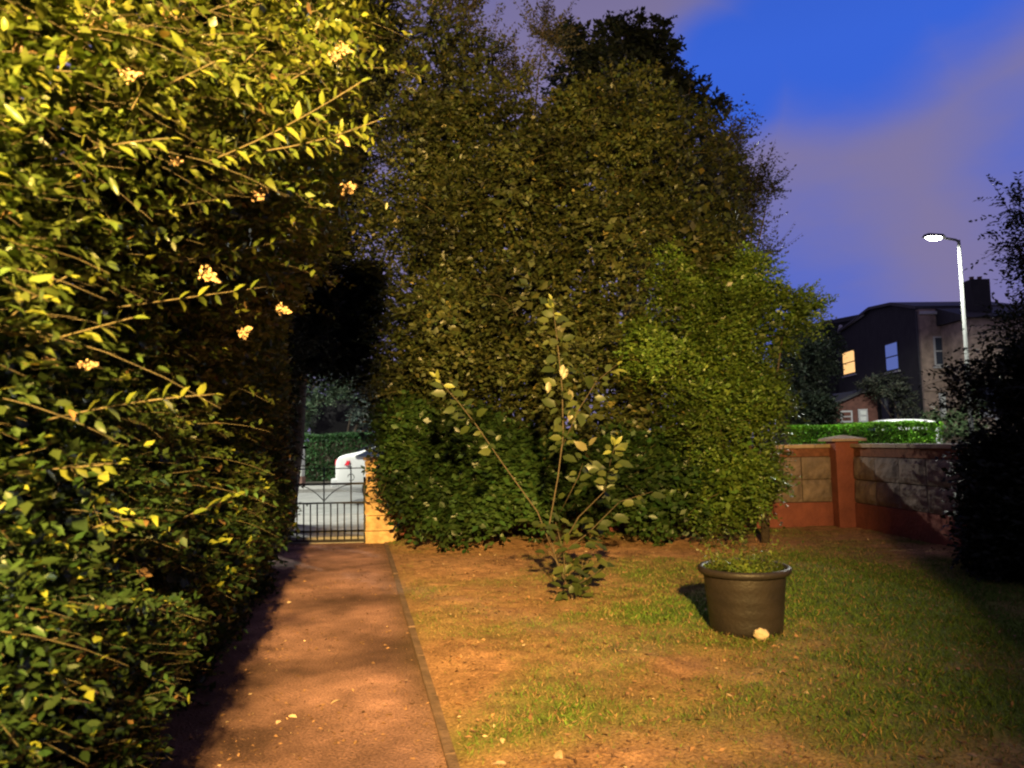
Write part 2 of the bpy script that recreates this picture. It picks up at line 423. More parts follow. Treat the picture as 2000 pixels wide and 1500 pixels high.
# warp the left column onto the path's edge so that the lawn stops there
pr = pathR(YY) + .054
XX = np.maximum(XX, pr)
P3 = np.stack([XX, YY, np.zeros_like(XX)], -1)
inn = np.clip((XX - pr) / .25, 0, 1)
P3[..., 2] = .02 + inn * (.05 * fbm(P3, .8, 3) + .035 * (fbm(P3, 9, 3) - .4))
G = lawn_green(XX, YY)[..., None]
b1 = fbm(P3 + 5, 2.5, 4)[..., None]; b2 = fbm(P3 + 15, 14, 2)[..., None]
brown = np.array([.42, .235, .125]) * (.45 + 1.0 * b1) * (.6 + .8 * b2)
green = np.array([.10, .155, .022]) * (.6 + .8 * b2)
lc = brown * (1 - G) + green * G
idx = np.arange(XX.size).reshape(XX.shape)
f = gridf(idx)
ok = ((XX - pr) > 1e-4).ravel()
keep = ok[f[:, 0]] | ok[f[:, 1]] | ok[f[:, 2]] | ok[f[:, 3]]
me = fast_mesh('lawn', P3.reshape(-1, 3), f[keep][:, ::-1], M['lawn'], lc.reshape(-1, 3), smooth=True)
tag(link('lawn', me), kind='structure')
def lawn_z(x, y):
    p = np.stack([x, y, np.zeros_like(x)], -1); inn = np.clip((x - pathR(y) - .054) / .25, 0, 1)
    return .02 + inn * (.05 * fbm(p, .8, 3) + .035 * (fbm(p, 9, 3) - .4))

# grass blades
n = 300000
x = rng.random(n) * 9.0 - 3.0; y = 1.0 + 10.6 * rng.random(n) ** 1.25
g = lawn_green(x, y)
k = (x > pathR(y) + .09) & (x < 5.6) & (rng.random(n) < .28 + .9 * g) & (np.abs(x) < .78 * y + .4)
x, y, g = x[k], y[k], g[k]; n = len(x)
P = np.stack([x, y, lawn_z(x, y) - .004], -1)
h = (.014 + .030 * rng.random(n)) * (.6 + .8 * g)
D = np.stack([rng.normal(0, .65, n), rng.normal(0, .65, n), np.full(n, .75)], -1)
Nn = unit(rng.normal(0, 1, (n, 3)))
gc = np.array([.12, .20, .032])[None] * (.6 + .9 * rng.random((n, 1)))
straw = rng.random(n) < (.85 - .7 * g)
gc[straw] = np.array([.36, .24, .11]) * (.5 + .8 * rng.random((straw.sum(), 1)))
me = leaf_mesh('grass', P, D, Nn, h, gc, M['litter'], 2, .16)
tag(link('grass', me), kind='stuff')
# fallen leaves, twigs and bits on lawn and path
n = 42000
y = 1.2 + 10.2 * rng.random(n) ** 1.2; x = rng.random(n) * 9 - 3.6
dens = fbm(np.stack([x, y, 0 * x], -1) + 40, 1.7, 3)
onp = (x < pathR(y) - .02) & (x > pathL(y) - .1)
edgeD = np.minimum(np.abs(x - pathR(y)), np.abs(x - pathL(y) - .1))
k = np.where(onp, (rng.random(n) < .20 + .8 * np.exp(-edgeD / .12) + .9 * (dens > .58)), (x > pathR(y) + .09) & (rng.random(n) < dens * 1.5 * (1 - .6 * lawn_green(x, y))))
k &= (x < 5.4) & (np.abs(x) < .78 * y + .4)
x, y, onp = x[k], y[k], onp[k]; n = len(x)
z = np.where(onp, .008, lawn_z(x, y) + .006 + .012 * rng.random(n))
D = np.stack([rng.normal(0, 1, n), rng.normal(0, 1, n), rng.normal(.1, .22, n)], -1)
Nn = unit(np.stack([rng.normal(0, .35, n), rng.normal(0, .35, n), np.ones(n)], -1))
c = np.array([.34, .19, .10])[None] * (.3 + 1.1 * rng.random((n, 1)) ** 1.6)
br = rng.random(n) < .05; c[br] = np.array([.62, .45, .27])
sz = .010 + .036 * rng.random(n) ** 3; sz = np.where(onp, sz * .8, sz)
me = leaf_mesh('leaf_litter', np.stack([x, y, z], -1), D, Nn, sz, c, M['litter'], 4, 1.1)
tag(link('leaf_litter', me), kind='stuff')
# single pale fallen leaves that show clearly
lv = leaf_mesh('fallen_leaf', np.zeros((1, 3)), np.array([[0, 1., .05]]), np.array([[.1, 0, 1.]]), .06, np.array([[.70, .50, .32]]), M['litter'], 8, 1.35)
def ground_at(px, py, z=.02):
    d = CR @ Vector(((px - 1000) / F, (750 - py) / F, -1)); return EYE + d * ((z - 1.5) / d.z)
for i, (px, py, lab, sc) in enumerate([
        (665, 1366, 'larger pale fallen leaf lying alone in the middle of the path', 1.1),
        (548, 1407, 'left one of two small pale leaves close together on the near path', .8),
        (563, 1398, 'right one of two small pale leaves close together on the near path', .9),
        (561, 1178, 'pale leaf fleck on the path near the shade of the hedge', 1.0),
        (795, 1329, 'pale leaf beside the path edging, level with the pot', 1.0),
        (1352, 1245, 'thin pale leaf on the grass left of the foot of the black pot', 1.2),
        (1078, 1340, 'small curled pale leaf on the green patch of lawn', .9),
        (1085, 1470, 'pale crumpled leaf on the dark soil at the bottom of the picture', 1.4),
        (990, 1492, 'orange leaf at the very bottom edge of the lawn', 1.3),
        (1530, 1310, 'tiny pale leaf on the dim lawn right of and below the pot', .9)]):
    o = link('fallen_leaf', lv); g = ground_at(px, py, .045 if px > 760 else .014)
    o.location = g; o.rotation_euler = (rng.normal(0, .2), rng.normal(0, .25), rng.random() * 6.28); o.scale = (sc,) * 3
    tag(o, lab, 'fallen leaf', 'single pale fallen leaves')

# path edging stones
for i in range(13):
    y0 = 1.2 + i * .82; y1 = y0 + .81
    a = Vector((pathR(y0), y0, 0)); b = Vector((pathR(y1), y1, 0))
    ang = math.atan2(b.y - a.y, b.x - a.x); ln = (b - a).length; mid = (a + b) / 2
    e = box('edging_stone', (-ln / 2, -.028, -.1), (ln / 2, .028, .016 + .008 * random.random()), M['edging'], None, .006)
    e.location = (mid.x + .03, mid.y, 0); e.rotation_euler = (random.uniform(-.03, .03), random.uniform(-.008, .008), ang)
    if i == 0:
        edging = thing('path_edging', 'low concrete edging stones between the brown path and the lawn', 'edging')
    e.parent = edging

# street behind the front wall
sheet('pavement', -60, 60, 12.0, 14.6, .13, M['paving'])
sheet('road', -60, 60, 14.6, 23.2, .03, M['asphalt'])
sheet('far_pavement', -60, 60, 23.35, 25.4, .13, M['paving'])
for nm, y0, y1 in (('kerb', 14.6, 14.75), ('kerb', 23.2, 23.35)):
    tag(box(nm, (-60, y0, -.14), (60, y1, .138), M['kerb'], None, .015), kind='structure')
sheet('verge', -60, 60, 25.4, 80, .11, M['ground'])

# ------------------------------------------------------------------ front wall, side wall, pillars
def rock_block(w, h, d, seed):
    bm = bmesh.new(); nx_, nz_ = 7, 5
    r = random.Random(seed); g = []
    for i in range(nx_ + 1):
        row = []
        for j in range(nz_ + 1):
            u = i / nx_; v = j / nz_
            e = min(u, 1 - u, v * h / w + .0, (1 - v) * h / w + .0)
            pr_ = 0 if i in (0, nx_) or j in (0, nz_) else .012 + .022 * r.random() + .01 * min(1, e * 8)
            row.append(bm.verts.new(((u - .5) * w, -pr_, (v - .5) * h)))
        g.append(row)
    for i in range(nx_):
        for j in range(nz_):
            bm.faces.new((g[i][j], g[i + 1][j], g[i + 1][j + 1], g[i][j + 1]))
    # sides and back
    bk = [bm.verts.new((sx * w / 2, d, sz * h / 2)) for sx, sz in ((-1, -1), (1, -1), (1, 1), (-1, 1))]
    bm.faces.new(bk)
    bot = [g[i][0] for i in range(nx_ + 1)]; top = [g[i][nz_] for i in range(nx_ + 1)]
    lf = [g[0][j] for j in range(nz_ + 1)]; rt = [g[nx_][j] for j in range(nz_ + 1)]
    bm.faces.new(bot + [bk[1], bk[0]]); bm.faces.new(top + [bk[2], bk[3]]); bm.faces.new(lf + [bk[3], bk[0]]); bm.faces.new(rt + [bk[2], bk[1]])
    bmesh.ops.recalc_face_normals(bm, faces=bm.faces)
    me = bpy.data.meshes.new('block'); bm.to_mesh(me); bm.free(); me.materials.append(M['block']); return me
BLK = [rock_block(.565, .343, .06, i) for i in range(5)]
def garden_wall(name, label, a, b, first_gap=0):
    """a -> b along the ground; the face looks to the right-hand side of a->b rotated (-90deg)"""
    a = Vector((*a, 0)); b = Vector((*b, 0)); t = thing(name, label, 'wall', a)
    d = b - a; ln = d.length; ang = math.atan2(d.y, d.x); t.rotation_euler = (0, 0, ang)
    def part(nm, x0, x1, y0, y1, z0, z1, m, bev=.006):
        bm = bmesh.new(); bmesh.ops.create_cube(bm, size=1)
        for v in bm.verts: v.co = Vector(((x0 + x1) / 2 + v.co.x * (x1 - x0), (y0 + y1) / 2 + v.co.y * (y1 - y0), (z0 + z1) / 2 + v.co.z * (z1 - z0)))
        return finish(bm, nm, m, t, bev)
    part('wall_core', 0, ln, .05, .20, 0, 1.15, M['mortar'])
    part('plinth', 0, ln, -.015, .22, -.1, .43, M['redpaint'], .01)
    part('brick_band', 0, ln, .01, .21, 1.15, 1.285, M['brickband'])
    x = first_gap
    while x < ln:
        w = min(.575, ln - x)
        if w > .2:
            for r_ in range(2):
                o = bpy.data.objects.new('block', random.choice(BLK)); C.objects.link(o); o.parent = t
                o.location = (x + w / 2, .0 + random.uniform(-.004, .004), .434 + .177 + r_ * .358); o.scale = (w / .575, 1, 1)
                if random.random() < .5: o.rotation_euler = (0, math.pi, 0)
        x += .58
    x = 0
    while x < ln:
        w = min(.6, ln - x)
        if w > .1: part('coping_stone', x + .004, x + w - .004, -.04, .26, 1.287, 1.345 + random.uniform(-.002, .002), M['coping'], .01)
        x += .6
    return t
CX, CY = 5.22, 11.85
garden_wall('front_wall', 'block front wall with red plinth and pale coping left of the red pillar', (-1.8, 11.72), (CX - .15, CY))
garden_wall('side_wall', 'rough grey block side wall with dark red plinth running right from the red pillar', (CX + .08, CY - .2), (CX + 1.05, 2.2), .02)
def pillar(name, label, c, w, h, m, cap=.06, loc_extra=0):
    t = thing(name, label, 'pillar', (*c, 0))
    box('shaft', (c[0] - w / 2, c[1] - w / 2, -.1), (c[0] + w / 2, c[1] + w / 2, h), m, t, .012)
    bm = bmesh.new(); e = w / 2 + cap
    bmesh.ops.create_cube(bm, size=1)
    for v in bm.verts: v.co = Vector((v.co.x * 2 * e, v.co.y * 2 * e, h + .002 + (v.co.z + .5) * .04))
    fs = [f for f in bm.faces if f.normal.z > .9]
    r = bmesh.ops.extrude_face_region(bm, geom=fs); vs = [g for g in r['geom'] if isinstance(g, bmesh.types.BMVert)]
    for v in vs: v.co = Vector((v.co.x * .12, v.co.y * .12, v.co.z + .055))
    finish(bm, 'cap', M['coping'], t, .006)
    return t
pillar('wall_pillar', 'red painted corner pillar with pale pyramid cap', (CX, CY - .06), .36, 1.385, M['redpaint'], .09)
# cream gate pillar: rough stone pieces
gp = thing('gate_pillar', 'cream rough stone gate pillar right of the iron gate', 'pillar', (-2.02, 11.5, 0))
z = 0
for i in range(6):
    h = (.19, .23, .2, .22, .21, .2)[i]; w = .23 + random.uniform(-.008, .008)
    bm = bmesh.new(); bmesh.ops.create_cube(bm, size=1); bmesh.ops.subdivide_edges(bm, edges=bm.edges, cuts=3, use_grid_fill=True)
    for v in bm.verts:
        j = Vector((random.uniform(-1, 1), random.uniform(-1, 1), 0)) * .009
        v.co = Vector((v.co.x * 2 * w, v.co.y * 2 * w, z + h / 2 + v.co.z * (h - .012))) + j
    finish(bm, 'stone', M['cream'], gp, 0); z += h
box('cap', (-2.02 - .26, 11.24, z), (-2.02 + .26, 11.76, z + .05), M['cream'], gp, .012)
gp2 = thing('gate_pillar', 'dark gate pillar left of the iron gate, mostly hidden by the hedge', 'pillar', (-3.78, 11.5, 0))
box('shaft', (-4.02, 11.28, -.1), (-3.56, 11.72, 1.25), M['mortar'], gp2, .012)
box('cap', (-4.06, 11.24, 1.252), (-3.52, 11.76, 1.3), M['coping'], gp2, .01)

# ------------------------------------------------------------------ iron gate
GX0, GX1, GY = -3.50, -2.27, 11.3
gt = thing('iron_gate', 'black wrought iron garden gate with plain bars below and curved bars above', 'gate', ((GX0 + GX1) / 2, GY, 0))
def bar(nm, p, q, r=.0105): return tube(nm, [p, q], r, M['iron'], gt, 6)
for nm, x in (('stile', GX0), ('stile', GX1)): box(nm, (x - .014, GY - .014, .03), (x + .014, GY + .014, 1.0), M['iron'], gt, .003)
for z, t_ in ((.06, .014), (.62, .012), (.905, .016)): box('rail', (GX0 + .012, GY - .008, z - t_), (GX1 - .012, GY + .008, z + t_), M['iron'], gt, .002)
box('rail', (GX0 + .1, GY - .006, 1.13), (GX1 - .02, GY + .006, 1.145), M['iron'], gt, .002)
for i in range(11):
    x = GX0 + (i + 1) * (GX1 - GX0) / 12
    top = 1.17 if i in (1, 5, 9) else .62
    bar('bar', (x, GY, .05), (x, GY, top))
xm = GX0 + 6 * (GX1 - GX0) / 12; xl = GX0 + 2 * (GX1 - GX0) / 12; xr = GX0 + 10 * (GX1 - GX0) / 12
for x_, s in ((xl, 1), (xr, -1)):
    pts = [(x_ + (xm - x_) * t, GY, .89 - .24 * t ** 2) for t in np.linspace(0, 1, 9)]
    tube('scroll_bar', pts, .007, M['iron'], gt, 6)
    pts = [(x_ + s * -.0 + s * .05 * math.cos(a), GY, 1.0 + .05 * math.sin(a)) for a in np.linspace(0, 5.2, 12)]
    tube('scroll', pts, .006, M['iron'], gt, 6)
tag(box('step', (GX0 - .1, 11.42, -.1), (GX1 + .1, 12.1, .10), M['paving'], None, .015), kind='structure')

# ------------------------------------------------------------------ unseen wall added beside the viewer to cast the shade on the right
tag(box('shade_wall', (2.17, -3.9, -.1), (7.5, 1.45, 4.2), M['housebrick'], None, .01), kind='structure')

tag(box('sky_block_front', (-9, -4.6, -.1), (9, -3.95, 7.5), M['housebrick'], None, .01), kind='structure')  # unseen house front added behind the viewer to block sky light
# ------------------------------------------------------------------ left hedge
HB = Vector((-2.4, 5.5, 0))
hedge = thing('hedge', 'tall overgrown privet hedge leaning over the left side of the path', 'hedge', HB)
def sst(x, a, b): t = np.clip((x - a) / (b - a), 0, 1); return t * t * (3 - 2 * t)
def hface(Y, z):
    P = np.stack([np.zeros_like(Y), Y, z], -1)
    x = -1.62 - .23 * (Y - 3.46)
    x = x + .20 * sst(z, .2, 1.0) + .05 * np.sin(z * 2.2)
    x = x + (.72 * sst(Y, 1.2, 2.6) * (1 - sst(Y, 3.9, 5.6))) * sst(z, 1.75, 2.75)
    x = x - .25 * (1 - sst(Y, .7, 1.7))
    return x + .34 * (fbm(P, 1.5, 3) - .5)
def ztop(Y): return 3.9 - .1 * np.maximum(Y - 4, 0)
def hedge_shoots(n, y0, y1, depth):
    Y = y0 + (y1 - y0) * rng.random(n); z = .03 + rng.random(n) * (ztop(Y) - .0)
    inn = depth * rng.random(n) ** 1.1
    X = hface(Y, z) - inn - .1
    P0 = np.stack([X, Y, z], -1)
    # drop shoots in dark hollows
    h = fbm(P0 * np.array([.6, 1, 1.2]) + 60, 2.4, 3)
    k = (h > .42) | (rng.random(n) < .16)
    hollow = W(170, 985, 1.95)
    r = np.linalg.norm((P0 - np.array(hollow)) * np.array([.5, .8, 1.9]), axis=1)
    k &= r > .22
    P0 = P0[k]; n = len(P0)
    D = np.stack([.8 + rng.normal(0, .35, n), .25 + rng.normal(0, .45, n), .12 + rng.normal(0, .35, n)], -1)
    return P0, D
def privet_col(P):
    u = np.clip((P[:, 2:3] - 1.15 + 1.2 * (fbm(P + 77, .9, 2)[:, None] - .5)) / 1.5, 0, 1)     # shade put into the leaf colour low down, brighter yellow-green above
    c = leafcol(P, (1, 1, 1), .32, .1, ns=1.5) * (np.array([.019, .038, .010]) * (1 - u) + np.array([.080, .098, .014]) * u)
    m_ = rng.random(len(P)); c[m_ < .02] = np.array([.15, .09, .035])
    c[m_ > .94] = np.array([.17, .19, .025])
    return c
for nm, n, y0, y1, size, per, tpl, ln in (('a', 5500, .75, 3.6, .040, 12, 8, .14), ('c', 12000, .75, 3.6, .035, 12, 4, .11), ('b', 15500, 3.6, 8.9, .056, 12, 2, .17)):
    P0, D = hedge_shoots(n, y0, y1, .42)
    Ln = ln * (.6 + .8 * rng.random(len(P0)))
    P, DD, NN = shoots(P0, D, Ln, per, droop=.2)
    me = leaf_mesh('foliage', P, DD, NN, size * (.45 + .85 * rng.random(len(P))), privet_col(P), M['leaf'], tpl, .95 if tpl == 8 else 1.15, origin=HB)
    tag(link('foliage', me, hedge), kind='stuff')
    q = slice(0, int(len(P0) * .5))
    link('twigs', stems_mesh('twigs', (P0 - unit(D) * .12)[q], D[q], (Ln + .12)[q], .2, .0016, M['stem'], origin=HB, seg=2), hedge)['kind'] = 'stuff'
# long straggling shoots
n = 12000          # the thick inner growth that closes the hedge
Y = .5 + 8.4 * rng.random(n); z = .02 + rng.random(n) * (ztop(Y) - .02)
P = np.stack([hface(Y, z) - .62 - .3 * rng.random(n), Y, z], -1)
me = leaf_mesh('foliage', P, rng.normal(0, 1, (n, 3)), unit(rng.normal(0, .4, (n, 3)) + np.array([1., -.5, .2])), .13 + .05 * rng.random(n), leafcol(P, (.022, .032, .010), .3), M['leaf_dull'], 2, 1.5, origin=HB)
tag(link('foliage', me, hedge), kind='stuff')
n = 60000
Y = .7 + 8.2 * rng.random(n) ** 1.2; z = .02 + rng.random(n) * (ztop(Y) - .05)
P = np.stack([hface(Y, z) - .14 - .35 * rng.random(n), Y, z], -1)
kk = fbm(P * np.array([.6, 1, 1.2]) + 60, 2.4, 3) > .40
P = P[kk]; n = len(P)
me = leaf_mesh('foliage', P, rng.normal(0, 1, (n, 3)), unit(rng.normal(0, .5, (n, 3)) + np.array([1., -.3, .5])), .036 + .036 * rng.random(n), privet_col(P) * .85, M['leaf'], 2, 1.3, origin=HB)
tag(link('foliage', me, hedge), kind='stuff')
n = 130
Y = .9 + 6.0 * rng.random(n) ** 1.2; z = 1.0 + rng.random(n) * (ztop(Y) - 1.3)
P0 = np.stack([hface(Y, z) - .28, Y, z], -1)
D = np.stack([.95 + rng.normal(0, .15, n), -.05 + rng.normal(0, .5, n), .34 + rng.normal(0, .2, n)], -1)
Ln = .30 + .38 * rng.random(n)
P, DD, NN = shoots(P0, D, Ln, 34, droop=.4, spread=.8, jitter=.3)
size = .045 * (.55 + .6 * rng.random(len(P)))
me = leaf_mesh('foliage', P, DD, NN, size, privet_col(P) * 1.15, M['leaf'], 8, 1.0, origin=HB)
tag(link('foliage', me, hedge), kind='stuff')
link('branches', stems_mesh('branches', P0 - unit(D) * .05, D, Ln + .05, .4, .0024, M['stem'], origin=HB, seg=6), hedge)['kind'] = 'stuff'
# hero shoots whose leaves can be told apart: every leaf is its own part
lm = []
for k_, c_ in enumerate([(.10, .125, .017), (.13, .145, .022), (.075, .105, .016)]):
    me = leaf_mesh('leaf', np.zeros((1, 3)), np.array([[0, 1., 0]]), np.array([[0, 0, 1.]]), 1.0, np.array([c_]), M['leaf'], 8, 1.0)
    lm.append(me)
def frame(d, nn):
    d = d.normalized(); x = d.cross(nn).normalized(); z = x.cross(d); return Matrix((x, d, z)).transposed()
def hero(a, b, sag, nleaf, size, parent, bend=0, rad=.0027, mesh=None, nm='branch', fold=.55):
    a = Vector(a); b = Vector(b); o = off(parent); pts = []
    for i in range(9):
        t = i / 8; pts.append(a.lerp(b, t) + Vector((0, 0, sag * 4 * t * (1 - t))))
    tube(nm, pts, [rad * (1 - .6 * i / 8) for i in range(9)], M['stem'], parent, 6)
    k = 0
    for i in range(nleaf // 2 + 1):
        t = .12 + .88 * i / (nleaf // 2); s = t * 8; j = min(7, int(s)); p = pts[j].lerp(pts[j + 1], s - j)
        tan = (pts[j + 1] - pts[j]).normalized(); side = tan.cross(Vector((0, .75, .65))).normalized()
        for sg in ((-1, 1) if t < .99 else (0,)):
            d = (tan * fold + side * sg * .85 + Vector((random.gauss(0, .12), random.gauss(0, .12), random.gauss(0, .12)))).normalized()
            nn = Vector((random.gauss(0, .3), -.7 + random.gauss(0, .25), .7))
            ob = bpy.data.objects.new('leaf', random.choice(mesh or lm)); C.objects.link(ob); ob.parent = parent
            sc = size * random.uniform(.75, 1.1) * (1 - .35 * max(0, t - .7) / .3)
            ob.matrix_local = Matrix.Translation(p - o) @ frame(d, nn).to_4x4() @ Matrix.Scale(sc, 4)
            k += 1
    return k
nlf = 0
for (a, b, sag, nl) in [((300, 350, 2.2), (705, 160, 2.05), -.03, 30), ((460, 300, 2.3), (738, 235, 2.2), -.02, 20), ((500, 200, 2.4), (690, 80, 2.3), .0, 16),
        ((150, 230, 1.9), (420, 120, 1.8), -.01, 16), ((350, 240, 2.1), (500, 100, 2.0), 0, 12), ((0, 130, 1.6), (140, 140, 1.6), 0, 10),
        ((60, 320, 1.8), (330, 270, 1.8), .01, 14), ((0, 640, 1.65), (130, 540, 1.6), .01, 8), ((0, 690, 1.75), (260, 620, 1.75), .0, 14),
        ((90, 820, 1.85), (420, 770, 2.0), .01, 16), ((0, 925, 1.8), (230, 905, 1.85), .0, 14), ((160, 1040, 2.1), (290, 1010, 2.1), .01, 8),
        ((170, 430, 2.1), (420, 390, 2.2), 0, 14), ((230, 600, 2.2), (520, 560, 2.6), 0, 14), ((300, 520, 2.4), (560, 470, 2.9), 0, 12),
        ((40, 30, 1.7), (240, -10, 1.7), 0, 10), ((480, 60, 2.5), (620, 20, 2.4), 0, 10), ((360, 1010, 2.6), (480, 960, 2.9), 0, 8)]:
    nlf += hero(W(*a), W(*b), sag, nl, .056, hedge)
# dry tan flower heads
fm = []
for q in range(3):
    n = 70; t = rng.random(n); P = np.stack([rng.normal(0, .012, n) * (1.2 - t), t * .075, rng.normal(0, .012, n) * (1.2 - t)], -1)
    fm.append(leaf_mesh('flower_head', P, rng.normal(0, 1, (n, 3)) + np.array([0, .8, 0]), rng.normal(0, 1, (n, 3)), .012 + .006 * rng.random(n), np.full((n, 3), .4), M['flower'], 4, 1.6))
for (px, py, Y) in [(160, 45, 1.7), (140, 70, 1.7), (215, 150, 1.75), (312, 318, 2.0), (640, 95, 2.2), (625, 110, 2.25), (655, 375, 2.6), (640, 275, 2.3), (370, 530, 2.1), (528, 604, 2.9),
        (130, 715, 1.8), (60, 700, 1.75), (455, 655, 2.6), (300, 30, 2.0), (480, 390, 2.4)]:
    o = link('flower_head', random.choice(fm), hedge, W(px, py, Y) - HB + Vector((.03, 0, 0)))
    o.rotation_euler = (random.uniform(-.6, .6), random.uniform(-.5, .5), random.uniform(-2.2, -.9)); s = random.uniform(.45, .85); o.scale = (s, s, s)
for yb in np.arange(1.2, 8.9, .9):
    x_ = float(hface(np.array([yb]), np.array([.5]))[0]) - .55
    tube('trunk', [(x_, yb, -.05), (x_ + .05, yb + .05, 1.0), (x_ - .05, yb, 2.2)], [.035, .028, .015], M['bark'], hedge, 6)

# ------------------------------------------------------------------ trees and shrubs behind the lawn
tree('bay_tree', 'broad dense evergreen tree filling the middle behind the lawn', 'tree', (0.6, 11.0, 0),
     [LB(1050, 420, 11.6, 210), LB(830, 160, 12.2, 85, 150), LB(900, 250, 12, 170), LB(1120, 330, 12, 170), LB(1260, 310, 12, 140), LB(1340, 420, 11.8, 125), LB(810, 410, 11.6, 100),
      LB(870, 450, 10.5, 85), LB(1000, 370, 10.6, 85), LB(1180, 470, 10.4, 95), LB(1350, 500, 10.4, 75), LB(1020, 560, 10.1, 95), LB(860, 260, 11.2, 80), LB(1150, 250, 11.2, 85), LB(870, 640, 10.2, 80), LB(1120, 680, 10, 80), LB(1000, 620, 11.2, 210), LB(1240, 600, 11.2, 200), LB(1400, 540, 11.2, 90), LB(860, 620, 11.2, 130), LB(860, 760, 11, 120), LB(1080, 800, 10.9, 190), LB(790, 720, 11.1, 75), LB(1300, 800, 11, 150), LB(930, 130, 12.6, 45, 50), LB(720, 430, 12.2, 60), LB(870, 90, 12.8, 35, 50)],
     21000, 12, .080, (.055, .064, .018), 'leaf', 2, .16, 3, .46, .36, core=11000, gs=1.15, yellow=.012, stems=700, shell=.5, width=1.2)
tree('laurel_bush', 'low dark green laurel bush right of the gate pillar', 'bush', (-.4, 10.5, 0),
     [LB(930, 900, 10.2, 110), LB(830, 890, 10.4, 80, 100), LB(1040, 930, 10.2, 100, 85), LB(1170, 930, 10.2, 100, 80), LB(1290, 945, 10.2, 90, 75), LB(800, 830, 10.6, 50, 50), LB(900, 970, 10, 100, 50)],
     6500, 8, .10, (.035, .068, .016), 'leaf', 2, .06, 11, .33, .26, core=6000, stems=200, shell=.6, width=1.2, gs=2.4)
tree('privet_bush', 'yellow-green leafy bush at the right end behind the plant pot', 'bush', (3.4, 10.2, 0),
     [LB(1440, 640, 10.2, 100), LB(1535, 610, 10.2, 50, 35), LB(1480, 760, 10.1, 72, 90), LB(1470, 880, 10, 66, 80), LB(1400, 800, 10, 100), LB(1420, 960, 9.8, 75, 65), LB(1480, 950, 9.7, 45, 60), LB(1350, 560, 10.5, 80), LB(1450, 540, 10.3, 55), LB(1575, 595, 10.2, 24, 18), LB(1310, 680, 10.3, 90), LB(1500, 670, 10.2, 50)],
     10500, 12, .055, (.095, .150, .024), 'leaf', 2, .05, 5, .42, .24, core=7000, stems=300, shell=.6, width=1.1, gs=2.2)
tree('oak_tree', 'black tree showing against the sky behind the broad tree', 'tree', (3.0, 17.5, 0),
     [LB(1200, 200, 17, 95), LB(1150, 105, 17, 42), LB(1215, 80, 17, 40), LB(1280, 110, 17, 38), LB(1290, 190, 17, 60), LB(1350, 165, 17, 30, 22), LB(1385, 185, 17, 22, 16), LB(1405, 215, 17, 20, 14), LB(1370, 245, 17, 20), LB(1110, 75, 17, 22), LB(1235, 45, 17, 16), LB(1290, 60, 17, 12, 20), LB(1120, 170, 17, 40), LB(1300, 300, 17, 60), LB(1395, 290, 17, 18), LB(1180, 60, 17, 16)],
     3400, 10, .13, (.014, .020, .014), 'leaf_dull', 2, .2, 9, .44, .26, core=1500, gs=1.6)
tree('birch_tree', 'thin feathery tree top right of the broad tree', 'tree', (4.6, 14.6, 0),
     [LB(1380, 400, 14.5, 70, 110), LB(1420, 300, 14.5, 35, 50), LB(1450, 400, 14.5, 30, 60), LB(1475, 365, 14.5, 22, 22), LB(1500, 490, 14.5, 18, 14), LB(1440, 260, 14.5, 10, 30), LB(1505, 360, 14.5, 12, 10)],
     1500, 18, .065, (.05, .055, .035), 'leaf_dull', 2, .07, 6, .46, .5, droop=-.35, stems=500, outward=.4, shell=.8)
tree('thin_tree', 'thin twiggy tree top between the dark crowns at the top', 'tree', (-.2, 13.5, 0),
     [LB(960, 90, 13.4, 50, 60), LB(1060, 70, 13.4, 40, 40), LB(890, 30, 13.4, 50, 50), LB(1010, 170, 13.4, 60, 50)],
     750, 16, .07, (.05, .05, .03), 'leaf_dull', 2, .07, 8, .44, .45, droop=-.2, stems=400, shell=.8)
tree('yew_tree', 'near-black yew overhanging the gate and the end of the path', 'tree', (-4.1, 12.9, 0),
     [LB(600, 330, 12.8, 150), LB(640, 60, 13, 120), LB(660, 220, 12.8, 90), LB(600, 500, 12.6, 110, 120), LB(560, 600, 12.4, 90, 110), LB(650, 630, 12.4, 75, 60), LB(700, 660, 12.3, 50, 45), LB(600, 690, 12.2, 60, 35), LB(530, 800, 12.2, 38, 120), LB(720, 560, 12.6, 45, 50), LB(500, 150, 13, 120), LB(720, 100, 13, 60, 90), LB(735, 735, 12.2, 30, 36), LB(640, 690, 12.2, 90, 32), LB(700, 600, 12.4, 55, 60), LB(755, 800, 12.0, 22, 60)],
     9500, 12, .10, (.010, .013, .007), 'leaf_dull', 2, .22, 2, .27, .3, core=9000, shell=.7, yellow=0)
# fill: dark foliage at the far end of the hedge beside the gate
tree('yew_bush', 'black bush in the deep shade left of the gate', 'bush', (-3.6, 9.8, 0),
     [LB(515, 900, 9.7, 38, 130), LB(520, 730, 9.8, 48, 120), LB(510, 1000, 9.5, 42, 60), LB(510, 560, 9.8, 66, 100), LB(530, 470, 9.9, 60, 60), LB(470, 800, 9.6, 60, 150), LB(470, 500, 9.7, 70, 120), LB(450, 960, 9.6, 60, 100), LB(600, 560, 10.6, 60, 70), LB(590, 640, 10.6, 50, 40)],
     6800, 12, .07, (.010, .014, .008), 'leaf_dull', 2, .05, 12, .30, .2, shell=.8)
